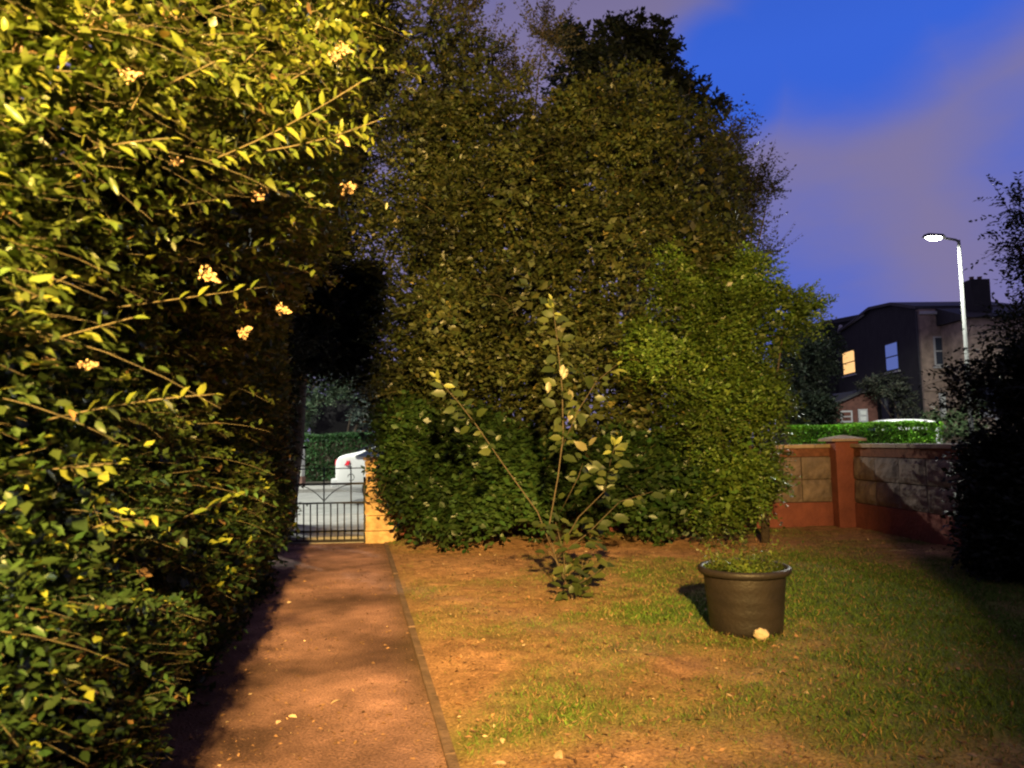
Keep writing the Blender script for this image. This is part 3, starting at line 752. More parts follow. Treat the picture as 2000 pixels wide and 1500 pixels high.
# right-hand dark shrubs
tree('holly_bush', 'large black bush at the right edge in front of the side wall', 'bush', (5.35, 7.9, 0),
     [LB(1990, 960, 7.6, 100, 140), LB(1950, 1040, 7.5, 70, 80), LB(1930, 900, 7.7, 45, 60), LB(2060, 800, 7.8, 130), LB(2060, 1060, 7.3, 120, 90)],
     5200, 10, .07, (.010, .013, .008), 'leaf_dull', 2, .06, 13, .30, .22, shell=.8)
tree('rowan_tree', 'dark tree with drooping fronds at the right edge against the sky', 'tree', (6.6, 8.3, 0),
     [LB(2110, 560, 8.2, 110, 150), LB(2000, 790, 8.2, 60, 60), LB(1935, 740, 8.2, 55, 40), LB(1890, 790, 8.2, 40, 25), LB(1990, 410, 8.2, 30, 22), LB(1985, 480, 8.2, 26, 22), LB(2080, 430, 8.2, 60, 60), LB(2000, 660, 8.2, 50, 60), LB(1870, 740, 8.2, 25, 15), LB(2080, 750, 8.2, 110, 120)],
     2300, 14, .06, (.016, .020, .012), 'leaf_dull', 2, .08, 14, .40, .4, droop=.3, stems=600, shell=.7)

# ------------------------------------------------------------------ sapling on the lawn
SY = 6.9; sb = ground_at(1120, 1172, .04); SY = sb.y
sap = thing('laurel_sapling', 'young laurel sapling with long shoots and bright leaf tips on the lawn', 'sapling', sb)
def leafmesh(c, w=1.3):
    return leaf_mesh('leaf', np.zeros((1, 3)), np.array([[0, 1., 0]]), np.array([[0, 0, 1.]]), 1.0, np.array([c]), M['leaf'], 8, w)
lg = [leafmesh((.045, .062, .015)), leafmesh((.075, .09, .022)), leafmesh((.035, .05, .013))]
ly = [leafmesh((.17, .19, .04), 1.0), leafmesh((.20, .22, .05), 1.0)]
lpale = [leafmesh((.15, .135, .06), 1.2)]
def sstem(pts, rads):
    P_ = [W(a, b, SY + d) for a, b, d in pts]; tube('stem', P_, [r * .62 for r in rads], M['bark2'], sap, 7); return P_
def sleaf(p, d, nn, s, ms):
    ob = bpy.data.objects.new('leaf', random.choice(ms)); C.objects.link(ob); ob.parent = sap
    ob.matrix_local = Matrix.Translation(p - sb) @ frame(Vector(d), Vector(nn)).to_4x4() @ Matrix.Scale(s, 4)
def leaves_along(P_, n, s, ms, tipms=None, tipn=0, t0=.2, droop=.35):
    for i in range(n):
        t = min(1, t0 + (1 - t0) * min(1, max(0, i / max(1, n - 1) + random.gauss(0, .02)))); q = t * (len(P_) - 1); j = min(len(P_) - 2, int(q)); p = P_[j].lerp(P_[j + 1], q - j)
        a = i * 2.4 + random.gauss(0, .5); tan = (P_[j + 1] - P_[j]).normalized()
        d = Vector((math.cos(a), math.sin(a) * .7 - .2, -droop + random.gauss(0, .35) + (.9 if t > .93 else 0))) + tan * .5
        nn = Vector((random.gauss(0, .45), -1 + random.gauss(0, .3), .55 + random.gauss(0, .3)))
        p = p + d.normalized() * random.uniform(.0, .09) * (t < .9)
        sleaf(p, d, nn, s * random.uniform(.5, 1.15) * (.7 if t > .93 else 1), tipms if (tipms and i >= n - tipn) else ms)
m1 = sstem([(1120, 1172, 0), (1085, 1090, 0), (1072, 1030, 0), (1090, 930, -.05), (1100, 850, -.05), (1098, 760, 0), (1088, 660, 0), (1078, 585, 0)], [.014, .012, .011, .01, .009, .008, .006, .003])
leaves_along(m1[2:], 60, .145, lg, ly, 5, .30, .55)
m2 = sstem([(1085, 1090, 0), (1050, 1000, 0), (985, 910, .05), (930, 830, .1), (895, 785, .1), (850, 735, .1)], [.01, .009, .008, .007, .006, .003])
leaves_along(m2[1:], 34, .13, lg, ly, 5, .3, .4)
m3 = sstem([(1085, 1090, 0), (1130, 1010, -.1), (1180, 960, -.1), (1193, 900, -.15), (1202, 868, -.15)], [.009, .008, .006, .005, .003])
leaves_along(m3[1:], 22, .15, lg, ly, 5, .3, .2)
m4 = sstem([(1095, 880, 0), (1130, 800, -.1), (1165, 745, -.1), (1205, 712, -.1)], [.007, .006, .005, .003])
leaves_along(m4, 16, .15, lg, ly, 4, .25, .35)
m5 = sstem([(1085, 1090, 0), (1150, 1040, .1), (1210, 980, .1), (1275, 960, .1)], [.008, .007, .005, .003])
leaves_along(m5, 16, .14, lg, None, 0, .25, .2)
m6 = sstem([(1095, 1000, 0), (1130, 930, -.2), (1150, 870, -.2)], [.006, .005, .003])
leaves_along(m6, 14, .14, lg, lpale, 2, .2, .3)
# a few pale undersides hanging on the main stem
for px, py in ((1108, 720), (1112, 760), (1116, 800), (1072, 745), (1100, 712)):
    sleaf(W(px, py, SY - .1), (random.gauss(0, .2), -.2, -1), (random.gauss(0, .3), -1, .1), .11, lpale)
for q in range(95):      # low leafy shoots round the foot
    px = random.gauss(1125, 42); py = random.uniform(1010, 1175); 
    if py > 1110: px = random.gauss(1118, 24)
    p = W(px, py, SY + random.uniform(-.2, .2))
    sleaf(p, (random.gauss(0, 1), random.gauss(-.2, .6), random.gauss(0, .4)), (random.gauss(0, .4), -.5, .8), random.uniform(.09, .14), lg)
for a, b in (((1100, 1130), (1060, 1060)), ((1110, 1150), (1170, 1050)), ((1118, 1165), (1140, 1080)), ((1105, 1140), (1085, 1020)), ((1115, 1150), (1200, 1090))):
    tube('stem', [W(*a, SY), W((a[0] + b[0]) / 2 + 6, (a[1] + b[1]) / 2, SY), W(*b, SY)], [.005, .004, .003], M['bark2'], sap, 6)

# ------------------------------------------------------------------ plant pot
pc_ = ground_at(1462, 1232, .04); pc_.z = .03; pc_.y += .05
pot = thing('plant_pot', 'big black plastic tub with a rolled rim standing on the lawn, full of weeds', 'plant pot', pc_)
pr_ = .298
prof = [(.0, 0), (pr_ - .05, 0), (pr_ - .035, .01), (pr_ - .03, .05)]
for i in range(1, 9): prof.append((pr_ - .03 + .035 * i / 8, .05 + .38 * i / 8)); prof.append((pr_ - .03 + .035 * i / 8 + (.0012 if i in (2, 4, 6) else 0), .054 + .38 * i / 8))
lathe('tub', prof, M['pot'], pot, 64, (pc_.x, pc_.y, pc_.z))
lathe('rim', [(pr_ + .004, .43), (pr_ + .035, .435), (pr_ + .047, .455), (pr_ + .046, .475), (pr_ + .03, .487), (pr_ + .008, .482), (pr_ - .008, .46), (pr_ - .012, .40)], M['pot'], pot, 64, (pc_.x, pc_.y, pc_.z))
bm = bmesh.new(); bmesh.ops.create_grid(bm, x_segments=24, y_segments=24, size=pr_ - .0)
for v in list(bm.verts):
    r_ = math.hypot(v.co.x, v.co.y)
    m_ = max(abs(v.co.x), abs(v.co.y))
    if r_ > 0: v.co.x *= m_ / r_; v.co.y *= m_ / r_
    v.co.z = .43 + random.uniform(-.008, .012) - .02 * (m_ / pr_)
finish(bm, 'soil', M['soil'], pot, 0)
# weeds in the pot: a mat of small leaves and some upright shoots
wd = thing('potted_weeds', 'green weeds and small-leaved shoots growing in the black tub', 'plant', pc_ + Vector((0, 0, .43)))
n = 5200
a = rng.random(n) * 6.283; r_ = (pr_ - .02) * np.sqrt(rng.random(n))
P = np.stack([pc_.x + r_ * np.cos(a), pc_.y + r_ * np.sin(a), pc_.z + .43 + .05 * rng.random(n) + .03 * (1 - r_ / pr_)], -1)
D = np.stack([rng.normal(0, 1, n), rng.normal(0, 1, n), .5 + rng.normal(0, .4, n)], -1)
me = leaf_mesh('ground_cover', P, D, unit(rng.normal(0, .4, (n, 3)) + np.array([0, 0, 1.])), .018 + .02 * rng.random(n), leafcol(P, (.075, .105, .016), .4, ns=8), M['leaf_dull'], 4, 1.4, origin=wd.location)
tag(link('ground_cover', me, wd), kind='stuff')
n = 46
a = rng.random(n) * 6.283; r_ = .22 * np.sqrt(rng.random(n))
P0 = np.stack([pc_.x + .02 + r_ * np.cos(a), pc_.y + .03 + r_ * np.sin(a), np.full(n, pc_.z + .43)], -1)
D = np.stack([np.cos(a) * .5 + rng.normal(0, .25, n), np.sin(a) * .5, 1 + 0 * a], -1)
Ln = .14 + .34 * rng.random(n) ** 1.4
P, DD, NN = shoots(P0, D, Ln, 14, droop=.25, jitter=.3)
me = leaf_mesh('shoots', P, DD, NN, .03 * (.6 + .8 * rng.random(len(P))), leafcol(P, (.085, .12, .02), .3, ns=6), M['leaf'], 4, 1.1, origin=wd.location)
link('shoots', me, wd); link('stalks', stems_mesh('stalks', P0, D, Ln, .25, .0022, M['stem'], origin=wd.location), wd)
# pale stone at the foot
sp = W(1487, 1236, pc_.y - pr_ - .0); 
bm = bmesh.new(); bmesh.ops.create_icosphere(bm, subdivisions=3, radius=.05)
for v in bm.verts:
    nn = v.co.normalized(); q = float(fbm(np.array([[nn.x, nn.y, nn.z]]), 2.0, 3)[0])
    v.co = Vector((v.co.x * 1.15, v.co.y * .6, v.co.z * .85)) * (.65 + .7 * q)
st = finish(bm, 'pale_stone', M['pale'], None, 0, True); st.location = (sp.x, pc_.y - pr_ - .01, .075); st.rotation_euler = (.2, .3, 0)
tag(st, 'pale cream lump leaning against the front foot of the black tub', 'stone')

# ------------------------------------------------------------------ street lamps
def lamp(label, base, h, arm_dir, power, spot=150, tilt=0):
    t = thing('street_lamp', label, 'street lamp', base, 'street lamps'); b = Vector(base)
    tube('pole', [b, b + Vector((0, 0, 1.3)), b + Vector((0, 0, 1.35)), b + Vector((0, 0, h))], [.10, .10, .075, .05], M['galv'], t, 14)
    a = Vector(arm_dir).normalized(); e = b + Vector((0, 0, h)) + a * .75 + Vector((0, 0, .06))
    tube('bracket', [b + Vector((0, 0, h - .06)), b + Vector((0, 0, h + .0)) + a * .12, e], [.045, .042, .04], M['galv'], t, 10)
    c = e + a * .28
    bm = bmesh.new(); bmesh.ops.create_cube(bm, size=1)
    for v in bm.verts: v.co = Vector((v.co.x * (.72 if v.co.z < 0 else .6), v.co.y * (.34 if v.co.z < 0 else .22), v.co.z * .11 + .045))
    bmesh.ops.rotate(bm, verts=bm.verts, cent=(0, 0, 0), matrix=Matrix.Rotation(math.atan2(a.y, a.x), 3, 'Z'))
    for v in bm.verts: v.co += c - b
    hd = finish(bm, 'lamp_head', M['galv'], t, .015)
    bm = bmesh.new(); bmesh.ops.create_uvsphere(bm, u_segments=24, v_segments=12, radius=1)
    for v in bm.verts: v.co = Vector((v.co.x * .31, v.co.y * .15, min(v.co.z, 0.1) * .11 - .012))
    bmesh.ops.rotate(bm, verts=bm.verts, cent=(0, 0, 0), matrix=Matrix.Rotation(math.atan2(a.y, a.x), 3, 'Z'))
    for v in bm.verts: v.co += c - b
    finish(bm, 'lens', M['lens'], t, 0, True)
    d = bpy.data.lights.new('lamp_light', 'SPOT'); d.energy = power; d.color = (.98, 1.0, .84); d.spot_size = R(spot); d.spot_blend = .15; d.shadow_soft_size = .15
    lo_ = bpy.data.objects.new('lamp_light', d); C.objects.link(lo_); lo_.location = c + a * .2 + Vector((0, 0, -.2)); lo_.rotation_euler = (R(tilt), 0, 0)
    return t
lp = W(1872, 465, 25.2)
lamp('lit street lamp with white glow on a tall pale pole right of the trees', (lp.x, 25.2, -.01), lp.z - .06, (-1, -.25, 0), 4600, 172)
lamp('street lamp on the near pavement hidden behind the hedge', (-8.2, 14.2, .1), 7.8, (0.5, 1, 0), 5200, 118, 32)
lamp('added street lamp on the far pavement, unseen behind the black yew', (-13.5, 24.6, .1), 7.8, (0.2, -1, 0), 6500, 178)  # lamp added out of view to brighten the trees beyond the gate

# ------------------------------------------------------------------ cars
def car(name, label, cat, loc, rz, van=False):
    t = thing(name, label, cat, (0, 0, 0)); 
    H = 1.98 if van else 1.46
    if van: st_ = [(-2.4, .45, 1.0, 1.75, .80), (-2.3, .35, 1.05, 1.9, .84), (-1.2, .3, 1.1, H, .9), (.6, .3, 1.1, H, .9), (1.1, .3, 1.12, 1.9, .88), (1.75, .3, 1.14, 1.2, .88), (2.3, .35, 1.0, 1.03, .84), (2.4, .45, .7, .78, .76)]
    else: st_ = [(-2.15, .46, .78, .86, .68), (-2.08, .34, .98, 1.10, .80), (-1.85, .27, 1.04, 1.17, .87), (-1.55, .24, 1.02, 1.20, .90), (-1.0, .22, .98, 1.42, .90), (-.4, .2, .95, H, .91), (.3, .2, .93, 1.43, .91), (1.0, .2, .93, 1.08, .90), (1.6, .24, .88, .94, .88), (2.05, .3, .75, .8, .80), (2.15, .42, .6, .64, .66)]
    V = []; Fc = []; npt = 12
    for (x, z0, z1, z2, w) in st_:
        wr = w * (.96 if z2 - z1 < .2 else .74 if not van else .86)
        half = [(w * .80, z0), (w * .97, z0 + .06), (w, (z0 + z1) * .5), (w * .985, z1), (wr + .02, z1 + (z2 - z1) * .85), (wr * .82, z2)]
        ring = half + [(-a_, b_) for a_, b_ in half[::-1]]
        V += [(x, a_, b_) for a_, b_ in ring]
    for i in range(len(st_) - 1):
        for k in range(npt):
            Fc.append((i * npt + k, i * npt + (k + 1) % npt, (i + 1) * npt + (k + 1) % npt, (i + 1) * npt + k))
    Fc += [tuple(range(npt))[::-1], tuple(range(len(V) - npt, len(V)))]
    me = bpy.data.meshes.new('body'); me.from_pydata(V, [], Fc); me.materials.append(M['carpaint'])
    for p in me.polygons: p.use_smooth = True
    body = link('body', me, t); sm = body.modifiers.new('sub', 'SUBSURF'); sm.levels = 2; sm.render_levels = 2
    wx = (-1.08, 1.4) if not van else (-1.5, 1.55)
    for x in wx:
        for s in (-1, 1):
            w_ = thing('wheel', None, None); w_.parent = t; w_.name = 'wheel'
            bm = bmesh.new(); bmesh.ops.create_cone(bm, cap_ends=True, segments=28, radius1=.32, radius2=.32, depth=.2)
            bmesh.ops.rotate(bm, verts=bm.verts, cent=(0, 0, 0), matrix=Matrix.Rotation(R(90), 3, 'X'))
            for v in bm.verts: v.co += Vector((x, s * .82, .32))
            finish(bm, 'tyre', M['rubber'], w_, .02)
            bm = bmesh.new(); bmesh.ops.create_cone(bm, cap_ends=True, segments=20, radius1=.2, radius2=.2, depth=.215)
            bmesh.ops.rotate(bm, verts=bm.verts, cent=(0, 0, 0), matrix=Matrix.Rotation(R(90), 3, 'X'))
            for v in bm.verts: v.co += Vector((x, s * .825, .32))
            finish(bm, 'rim', M['rim'], w_, .01)
            bm = bmesh.new(); bmesh.ops.create_cone(bm, cap_ends=True, segments=28, radius1=.37, radius2=.37, depth=.06)
            bmesh.ops.rotate(bm, verts=bm.verts, cent=(0, 0, 0), matrix=Matrix.Rotation(R(90), 3, 'X'))
            for v in bm.verts: v.co += Vector((x, s * .885, .345)); v.co.z = max(v.co.z, .2)
            finish(bm, 'wheel_arch', M['rubber'], t, .005)
    if not van:
        for s in (-1, 1):
            prism('side_window', [(-1.62, s * .83, 1.10), (-1.1, s * .75, 1.33), (.15, s * .73, 1.35), (.75, s * .82, 1.02)], (0, s * .08, 0), M['glass_dark'], t, .01)
            prism('tail_light', [(-2.14, s * .60, .90), (-2.12, s * .60, 1.03), (-1.72, s * .87, 1.00), (-1.74, s * .90, .90)], (-.015, s * .035, 0), M['tail'], t, .008)
        prism('rear_window', [(-1.62, -.6, 1.19), (-1.62, .6, 1.19), (-1.02, .56, 1.42), (-1.02, -.56, 1.42)], (0, 0, .035), M['glass_dark'], t, .006)
        prism('windscreen', [(.42, -.62, 1.38), (.42, .62, 1.38), (1.0, .68, 1.1), (1.0, -.68, 1.1)], (0.02, 0, .03), M['glass_dark'], t, .006)
        box('bumper', (-2.21, -.78, .40), (-2.04, .78, .60), M['carpaint'], t, .04)
    else:
        for s in (-1, 1):
            prism('side_window', [(.35, s * .86, 1.2), (.35, s * .80, 1.7), (1.1, s * .80, 1.7), (1.5, s * .86, 1.2)], (0, s * .05, 0), M['glass_dark'], t, .01)
        prism('windscreen', [(1.15, -.7, 1.78), (1.15, .7, 1.78), (1.7, .76, 1.26), (1.7, -.76, 1.26)], (0.05, 0, .04), M['glass_dark'], t, .006)
    t.location = loc; t.rotation_euler = (0, 0, rz)
    return t
cw = W(650, 940, 18.0)
car('parked_car', 'white parked car with red tail light seen over the gate', 'car', (cw.x + 2.15 * 1.07, 18.0 + .9, .03), R(-3)).scale = (1.07,) * 3
car('parked_van', 'white vehicle roof showing over the bright clipped hedge', 'van', (W(1742, 820, 28.4).x, 28.4, .06), math.pi, True).scale = (.62, 1, 1.0)

# ------------------------------------------------------------------ across the street
x0 = W(563, 900, 25.8).x; x1 = W(592, 900, 25.8).x
fp = thing('far_pillar', 'white rendered pillar with brown foot across the street', 'pillar', ((x0 + x1) / 2, 25.8, 0))
box('foot', (x0, 25.6, -.05), (x1 + .02, 26.05, .42), M['brown_base'], fp, .02)
box('shaft', (x0, 25.6, .42), (x1, 26.05, 1.50), M['render_white'], fp, .03)
def hedge_box(name, label, x0, x1, y0, y1, z1, n, color, size, base):
    t = thing(name, label, 'hedge', base)
    P = np.stack([x0 + (x1 - x0) * rng.random(n), y0 + (y1 - y0) * rng.random(n), z1 * rng.random(n)], -1)
    side = rng.random(n); P[side < .4, 2] = z1 - .12 * rng.random((side < .4).sum()) ** 2; P[side > .55, 1] = y0 + .15 * rng.random((side > .55).sum())
    P[:, 2] += .12 * (fbm(P, .8, 2) - .5) * 2 * (P[:, 2] / z1)
    D = unit(rng.normal(0, .6, (n, 3)) + np.array([0, -.5, .6])); NN = unit(rng.normal(0, .6, (n, 3)) + np.array([0, -.6, .8]))
    me = leaf_mesh('foliage', P, D, NN, size * (.6 + .8 * rng.random(n)), leafcol(P, color, .35, ns=3), M['leaf_far'], 2, 1.3, origin=base)
    tag(link('foliage', me, t), kind='stuff')
    box('stem_core', (x0 + .15, y0 + .2, -.1), (x1 - .15, y1 - .15, z1 - .2), M['bark'], t, .02)
    return t
a_ = W(1530, 820, 26.4); b_ = W(1828, 820, 26.4)
hedge_box('clipped_hedge', 'bright green clipped hedge under the lit street lamp', a_.x, b_.x, 26.0, 27.0, 1.80, 30000, (.13, .30, .02), .075, (12, 26.4, 0))
a_ = W(500, 850, 29); b_ = W(860, 850, 29)
hedge_box('far_hedge', 'dark green hedge across the street beyond the gate', a_.x, b_.x, 28.5, 29.4, 1.85, 16000, (.03, .075, .022), .10, (-8, 29, 0))
t = thing('shed', 'black flat-roofed shed among the far trees beyond the gate', 'shed', (-10.9, 37, 0))
a_ = W(606, 775, 36); b_ = W(696, 775, 36)
box('wall', (a_.x, 36, -.1), (b_.x, 40, a_.z - .12), M['darkwall'], t, .02); box('roof', (a_.x - .15, 35.85, a_.z - .118), (b_.x + .15, 40.1, a_.z), M['slate'], t, .02)
tree('ash_tree', 'pale lit tree above the black shed beyond the gate', 'tree', (-12.5, 34, 0),
     [LB(620, 745, 33.5, 32, 32), LB(655, 760, 33.5, 25, 15), LB(590, 770, 33.5, 25, 45), LB(585, 820, 33.5, 20, 35), LB(560, 780, 33.5, 30, 60), LB(680, 750, 33.5, 30, 18)],
     1900, 8, .13, (.07, .105, .06), 'leaf_far', 2, .12, 4, .42, .4, gs=1.0)
tree('ash_tree', 'pale grey-green tree right of the black shed beyond the gate', 'tree', (-8.6, 35, 0),
     [LB(715, 790, 34, 24, 45), LB(735, 800, 34, 24, 40), LB(700, 755, 34, 26, 20), LB(745, 760, 34, 40, 40), LB(790, 800, 34, 40, 50)],
     1500, 8, .13, (.08, .105, .085), 'leaf_far', 2, .12, 15, .42, .4, gs=1.0)
tree('lime_tree', 'dark tree mass far beyond the gate', 'tree', (-14, 46, 0),
     [LB(620, 760, 46, 110, 70), LB(760, 780, 46, 90, 60), LB(500, 760, 46, 90, 70)],
     2600, 8, .24, (.018, .028, .016), 'leaf_far', 2, .25, 16, .35, .8, gs=.6)

# dark trees beyond the clipped hedge
tree('plum_tree', 'dark round tree left of the far house', 'tree', (14.2, 36, 0),
     [LB(1570, 720, 35.5, 55, 60), LB(1600, 800, 34, 35, 30), LB(1560, 800, 34, 40, 30), LB(1610, 680, 37, 30, 40)],
     2400, 8, .16, (.02, .028, .016), 'leaf_far', 2, .15, 17, .32, .5, gs=.8)
tree('garden_shrub', 'leafy shrub in front of the pale house corner beside the hedge', 'shrub', (16.4, 30, 0),
     [LB(1865, 835, 29, 32, 22), LB(1820, 825, 29, 14, 20), LB(1895, 850, 29, 30, 18), LB(1900, 800, 30, 20, 25)],
     900, 8, .10, (.06, .10, .04), 'leaf_far', 2, .05, 18, .40, .3, gs=1.3)
tree('cherry_tree', 'dark small tree in front of the porch of the far house', 'tree', (18.4, 34.5, 0),
     [LB(1735, 750, 34, 40, 16), LB(1770, 780, 34, 20, 24), LB(1700, 755, 34, 18, 10)],
     700, 8, .12, (.04, .045, .03), 'leaf_far', 2, .06, 19, .42, .4, gs=1.3)

# ------------------------------------------------------------------ the far houses
def onp_(px, Y, z): 
    p = W(px, 700, Y); return Vector((p.x, Y, z))
h1 = thing('house', 'dark two-storey house with one glowing yellow window behind the hedge', 'house', (22, 40, 0))
A = W(1800, 700, 38); Ax = A.x; FL = Vector((1.15, 12, 0)).normalized()       # flank direction, away from the camera
A = Vector((Ax, 38, 0)); 
ez = W(1800, 604, 38).z; 
prof_ = [(0, ez), (3.0, ez + .75), (6.2, ez + 1.05), (9.6, ez + .65), (12.6, ez + .35)]
W_R = Vector((1, .06, 0)).normalized()
poly = [A + FL * 0 + Vector((0, 0, -.1))] + [A + FL * s + Vector((0, 0, z)) for s, z in prof_] + [A + FL * 12.6 + Vector((0, 0, -.1))]
prism('flank_wall', poly, W_R * .3, M['darkwall'], h1)
FW = 5.4
q0 = A + W_R * .0 + Vector((0, 0, -.1)) - Vector((0, .02, 0))
def quadbox(nm, o, u, du, v, dv, wvec, m, par, bev=0):
    poly = [o, o + u * du, o + u * du + v * dv, o + v * dv]; return prism(nm, poly, wvec, m, par, bev)
ZV = Vector((0, 0, 1))
quadbox('front_wall', q0, W_R, FW, ZV, ez + .1, Vector((0, .3, 0)), M['housebrick'], h1)
rp = [A + FL * s + Vector((0, 0, z + .02)) - W_R * .2 for s, z in prof_]
rp += [p + Vector((0, 0, .16)) for p in rp[::-1]]
prism('roof', rp, W_R * (FW + .4), M['slate'], h1)
def window(par, c, u, w, h, nrm, glassm, bars=True, sill=True, frame='trim'):
    """sash window at wall point c (centre), u along the wall, nrm outwards"""
    u = Vector(u).normalized(); nrm = Vector(nrm).normalized()
    fr = quadbox('window', c - u * (w / 2 + .07) - ZV * (h / 2 + .07) + nrm * .03, u, w + .14, ZV, h + .14, -nrm * .06, M[frame], par, .005)
    for k, (z0, z1) in enumerate(((-h / 2 + .01, -.035), (.035, h / 2 - .01))):
        g = quadbox('pane', c - u * (w / 2 - .02) + ZV * z0 + nrm * (.045 + .01 * k), u, w - .04, ZV, z1 - z0, -nrm * .012, M[glassm], fr, 0)
        g.location = (0, 0, 0)
        g.data.transform(Matrix.Translation(Vector(par.location))); g.data.transform(Matrix.Translation(-Vector(par.location)))
    if sill:
        s = quadbox('sill', c - u * (w / 2 + .15) - ZV * (h / 2 + .2) + nrm * .12, u, w + .3, ZV, .1, -nrm * .15, M['trim'], fr, .005)
    return fr
# quadbox subtracts the parent's own location; for grandchildren shift back by the thing's location instead
_old_off = off
def off(parent):
    if parent is None: return Vector((0, 0, 0))
    v = Vector((0, 0, 0)); p = parent
    while p is not None: v += Vector(p.location); p = p.parent
    return v
def flank_pt(px, py):
    """point of the flank plane seen at a photograph pixel"""
    d = CR @ Vector(((px - 1000) / F, (750 - py) / F, -1)); nrm = FL.cross(ZV)
    t_ = (A - EYE).dot(nrm) / d.dot(nrm); return EYE + d * t_
nf = -FL.cross(ZV) if FL.cross(ZV).x > 0 else FL.cross(ZV)
M['frame_dark'] = mat('frame_dark', (.02, .02, .02), .7)
for (x0_, y0_, x1_, y1_, gm_, fr_) in ((1646, 685, 1672, 731, 'glass_lit', 'frame_dark'), (1729, 669, 1757, 724, 'glass_sky', 'frame_dark')):
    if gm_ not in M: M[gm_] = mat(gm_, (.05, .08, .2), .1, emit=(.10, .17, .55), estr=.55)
    p0 = flank_pt(x0_, y0_); p1 = flank_pt(x1_, y1_)
    w_ = abs((p1 - p0).dot(FL)); h_ = flank_pt((x0_ + x1_) / 2, y0_).z - flank_pt((x0_ + x1_) / 2, y1_).z
    c_ = flank_pt((x0_ + x1_) / 2, (y0_ + y1_) / 2)
    window(h1, c_, FL, w_ - .1, h_ - .1, nf, gm_, frame=fr_, sill=True)
def front_pt(px, py): return W(px, py, 38.0 + .06 * 2)
for (x0_, y0_, x1_, y1_, gm_) in ((1824, 660, 1852, 712, 'glass_dark'), (1835, 770, 1860, 812, 'curtain')):
    c_ = front_pt((x0_ + x1_) / 2, (y0_ + y1_) / 2); w_ = front_pt(x1_, y0_).x - front_pt(x0_, y0_).x; h_ = front_pt(x0_, y0_).z - front_pt(x0_, y1_).z
    window(h1, Vector((c_.x, 38.0 + (c_.x - Ax) * .06 - .03, c_.z)), W_R, w_, h_, (0, -1, 0), gm_)
g0 = W(1575, 765, 42)
tube('gutter', [A + FL * .0 + Vector((-.12, 0, ez - .1)), A + FL * 0 + Vector((-.12, 0, 2))], .05, M['slate'], h1, 8)
quadbox('eaves', A + ZV * (ez - .28) - Vector((0, .16, 0)), W_R, FW, ZV, .16, Vector((0, .14, 0)), M['trim'], h1, .01)
quadbox('string_course', A + ZV * 3.6 - Vector((0, .1, 0)), W_R, FW, ZV, .14, Vector((0, .08, 0)), M['housebrick'], h1, .01)
# pale verge along the gable
tube('verge', [flank_pt(1638, 651) + nf * .1, flank_pt(1690, 615) + nf * .1], .06, M['trim'], h1, 6)
tube('drainpipe', [flank_pt(1642, 650) + nf * .1, flank_pt(1645, 636) + nf * .1], .12, M['trim'], h1, 6)
# lower range behind, left
h2 = thing('house', 'low dark house end left of the glowing window behind the trees', 'house', (19, 52, 0))
a_ = W(1555, 640, 52); b_ = W(1690, 612, 52)
prism('wall', [Vector((a_.x, 52, -.1)), Vector((a_.x, 52, a_.z - .3)), Vector((b_.x, 52, b_.z - .3)), Vector((b_.x, 52, -.1))], (0, 5, 0), M['darkwall'], h2)
prism('roof', [Vector((a_.x - .3, 51.8, a_.z - .3)), Vector((a_.x - .3, 51.8, a_.z)), Vector((b_.x, 51.8, b_.z)), Vector((b_.x, 51.8, b_.z - .3))], (0, 5.4, 0), M['slate'], h2)
# lean-to and porch
h3 = thing('lean_to', 'red brick lean-to with sloping pale verge just above the clipped hedge', 'outbuilding', (15.5, 34.6, 0))
YL = 34.6
def LP(px, py, dy=0): return W(px, py, YL + dy)
a_ = LP(1580, 814); b_ = LP(1682, 768); c_ = LP(1712, 768)
prism('wall', [Vector((a_.x, YL, -.1)), Vector((a_.x, YL, a_.z)), Vector((b_.x, YL, b_.z)), Vector((c_.x, YL, c_.z)), Vector((c_.x, YL, -.1))], (0, 3, 0), M['redbrick'], h3)
prism('roof', [Vector((a_.x - .3, YL - .2, a_.z - .1)), Vector((a_.x - .3, YL - .2, a_.z + .02)), Vector((b_.x, YL - .2, b_.z + .16)), Vector((c_.x, YL - .2, c_.z + .16)), Vector((c_.x, YL - .2, c_.z + .01)), Vector((b_.x, YL - .2, b_.z + .02))], (0, 3.3, 0), M['slate'], h3)
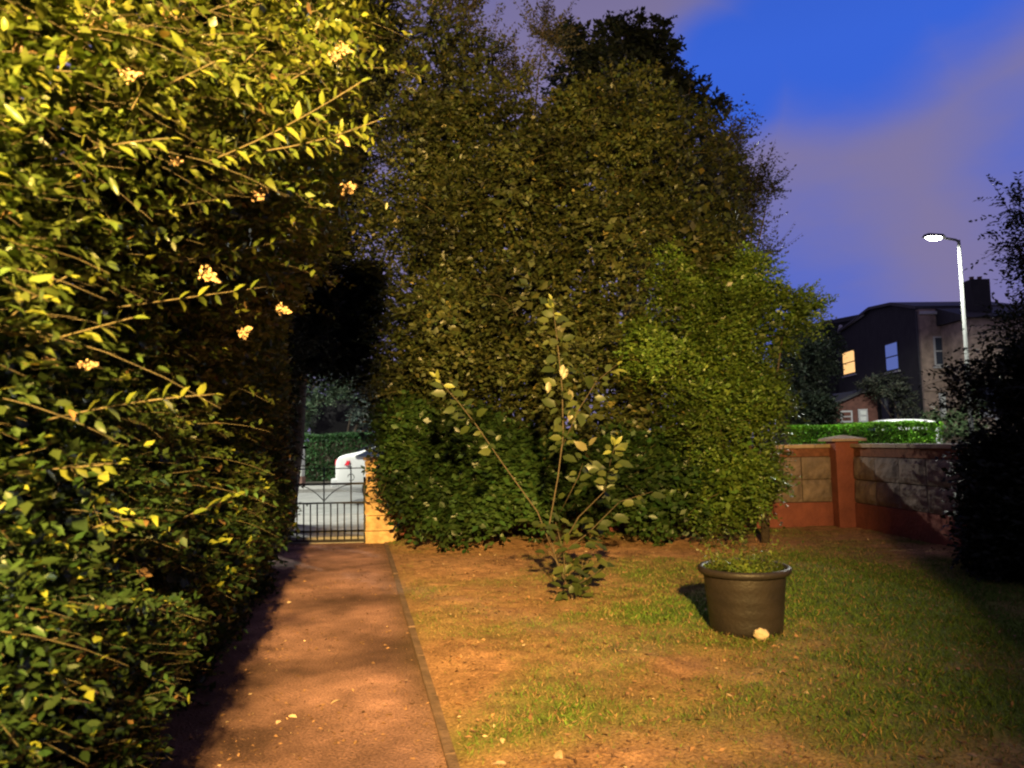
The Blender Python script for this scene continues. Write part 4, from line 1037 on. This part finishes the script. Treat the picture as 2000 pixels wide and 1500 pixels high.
for (x0_, y0_, x1_, y1_, gm_) in ((1643, 805, 1662, 822, 'redbrick'), (1678, 802, 1692, 822, 'curtain')):
    c2 = LP((x0_ + x1_) / 2, (y0_ + y1_) / 2); p0 = LP(x0_, y0_); p1 = LP(x1_, y1_)
    window(h3, Vector((c2.x, YL - .02, c2.z)), (1, 0, 0), p1.x - p0.x, p0.z - p1.z, (0, -1, 0), gm_, sill=False)
h4 = thing('porch', 'dim porch with two narrow pale doors at the foot of the dark house', 'porch', (18.2, 36, 0))
a_ = W(1712, 762, 36); b_ = W(1768, 762, 36)
box('wall', (a_.x, 36, -.1), (b_.x, 38, a_.z), M['darkwall'], h4, .02)
box('roof', (a_.x - .2, 35.8, a_.z + .002), (b_.x + .2, 38, a_.z + .15), M['slate'], h4, .02)
for x0_, x1_ in ((1720, 1737), (1745, 1760)):
    p0 = W(x0_, 778, 35.95); p1 = W(x1_, 822, 35.95)
    box('door', (p0.x, 35.93, .1), (p1.x, 35.99, p0.z), mat('door_grey', (.07, .075, .08), .6), h4, .01)
# the neighbour with the chimney on the right
h5 = thing('house', 'dark house with a square chimney right of the lamp pole', 'house', (24.5, 36, 0))
a_ = W(1893, 585, 35.5); b_ = W(2150, 585, 35.5)
box('wall', (a_.x, 35.5, -.1), (b_.x, 43, a_.z - .9), M['housebrick'], h5, .02)
rp = [Vector((a_.x - .2, 35.2, a_.z - .9)), Vector((a_.x - .2, 39, a_.z + .35)), Vector((a_.x - .2, 43.2, a_.z - .9))]
prism('roof', rp, (b_.x - a_.x + .4, 0, 0), M['slate'], h5)
ca = W(1897, 545, 36.5); cb = W(1936, 585, 36.5)
box('chimney', (ca.x, 36.5, cb.z - 1.6), (cb.x, 37.4, ca.z), M['darkwall'], h5, .02)
for k_ in range(2):
    xx = ca.x + .3 + k_ * .4
    lathe('chimney_pot', [(.11, 0), (.10, .18), (.12, .2), (.0, .2)], M['redbrick'], h5, 14, (xx, 36.95, ca.z))
for px_, py_ in ((1960, 790), (1925, 780)):
    c2 = W(px_, py_, 35.5); window(h5, Vector((c2.x, 35.48, c2.z)), (1, 0, 0), .8, 1.3, (0, -1, 0), 'glass_dark')
print('hero leaves', nlf, 'tris', sum(len(o.data.polygons) * (2 if o.data.polygons and len(o.data.polygons[0].vertices) == 4 else 1) for o in S.objects if o.type == 'MESH'))
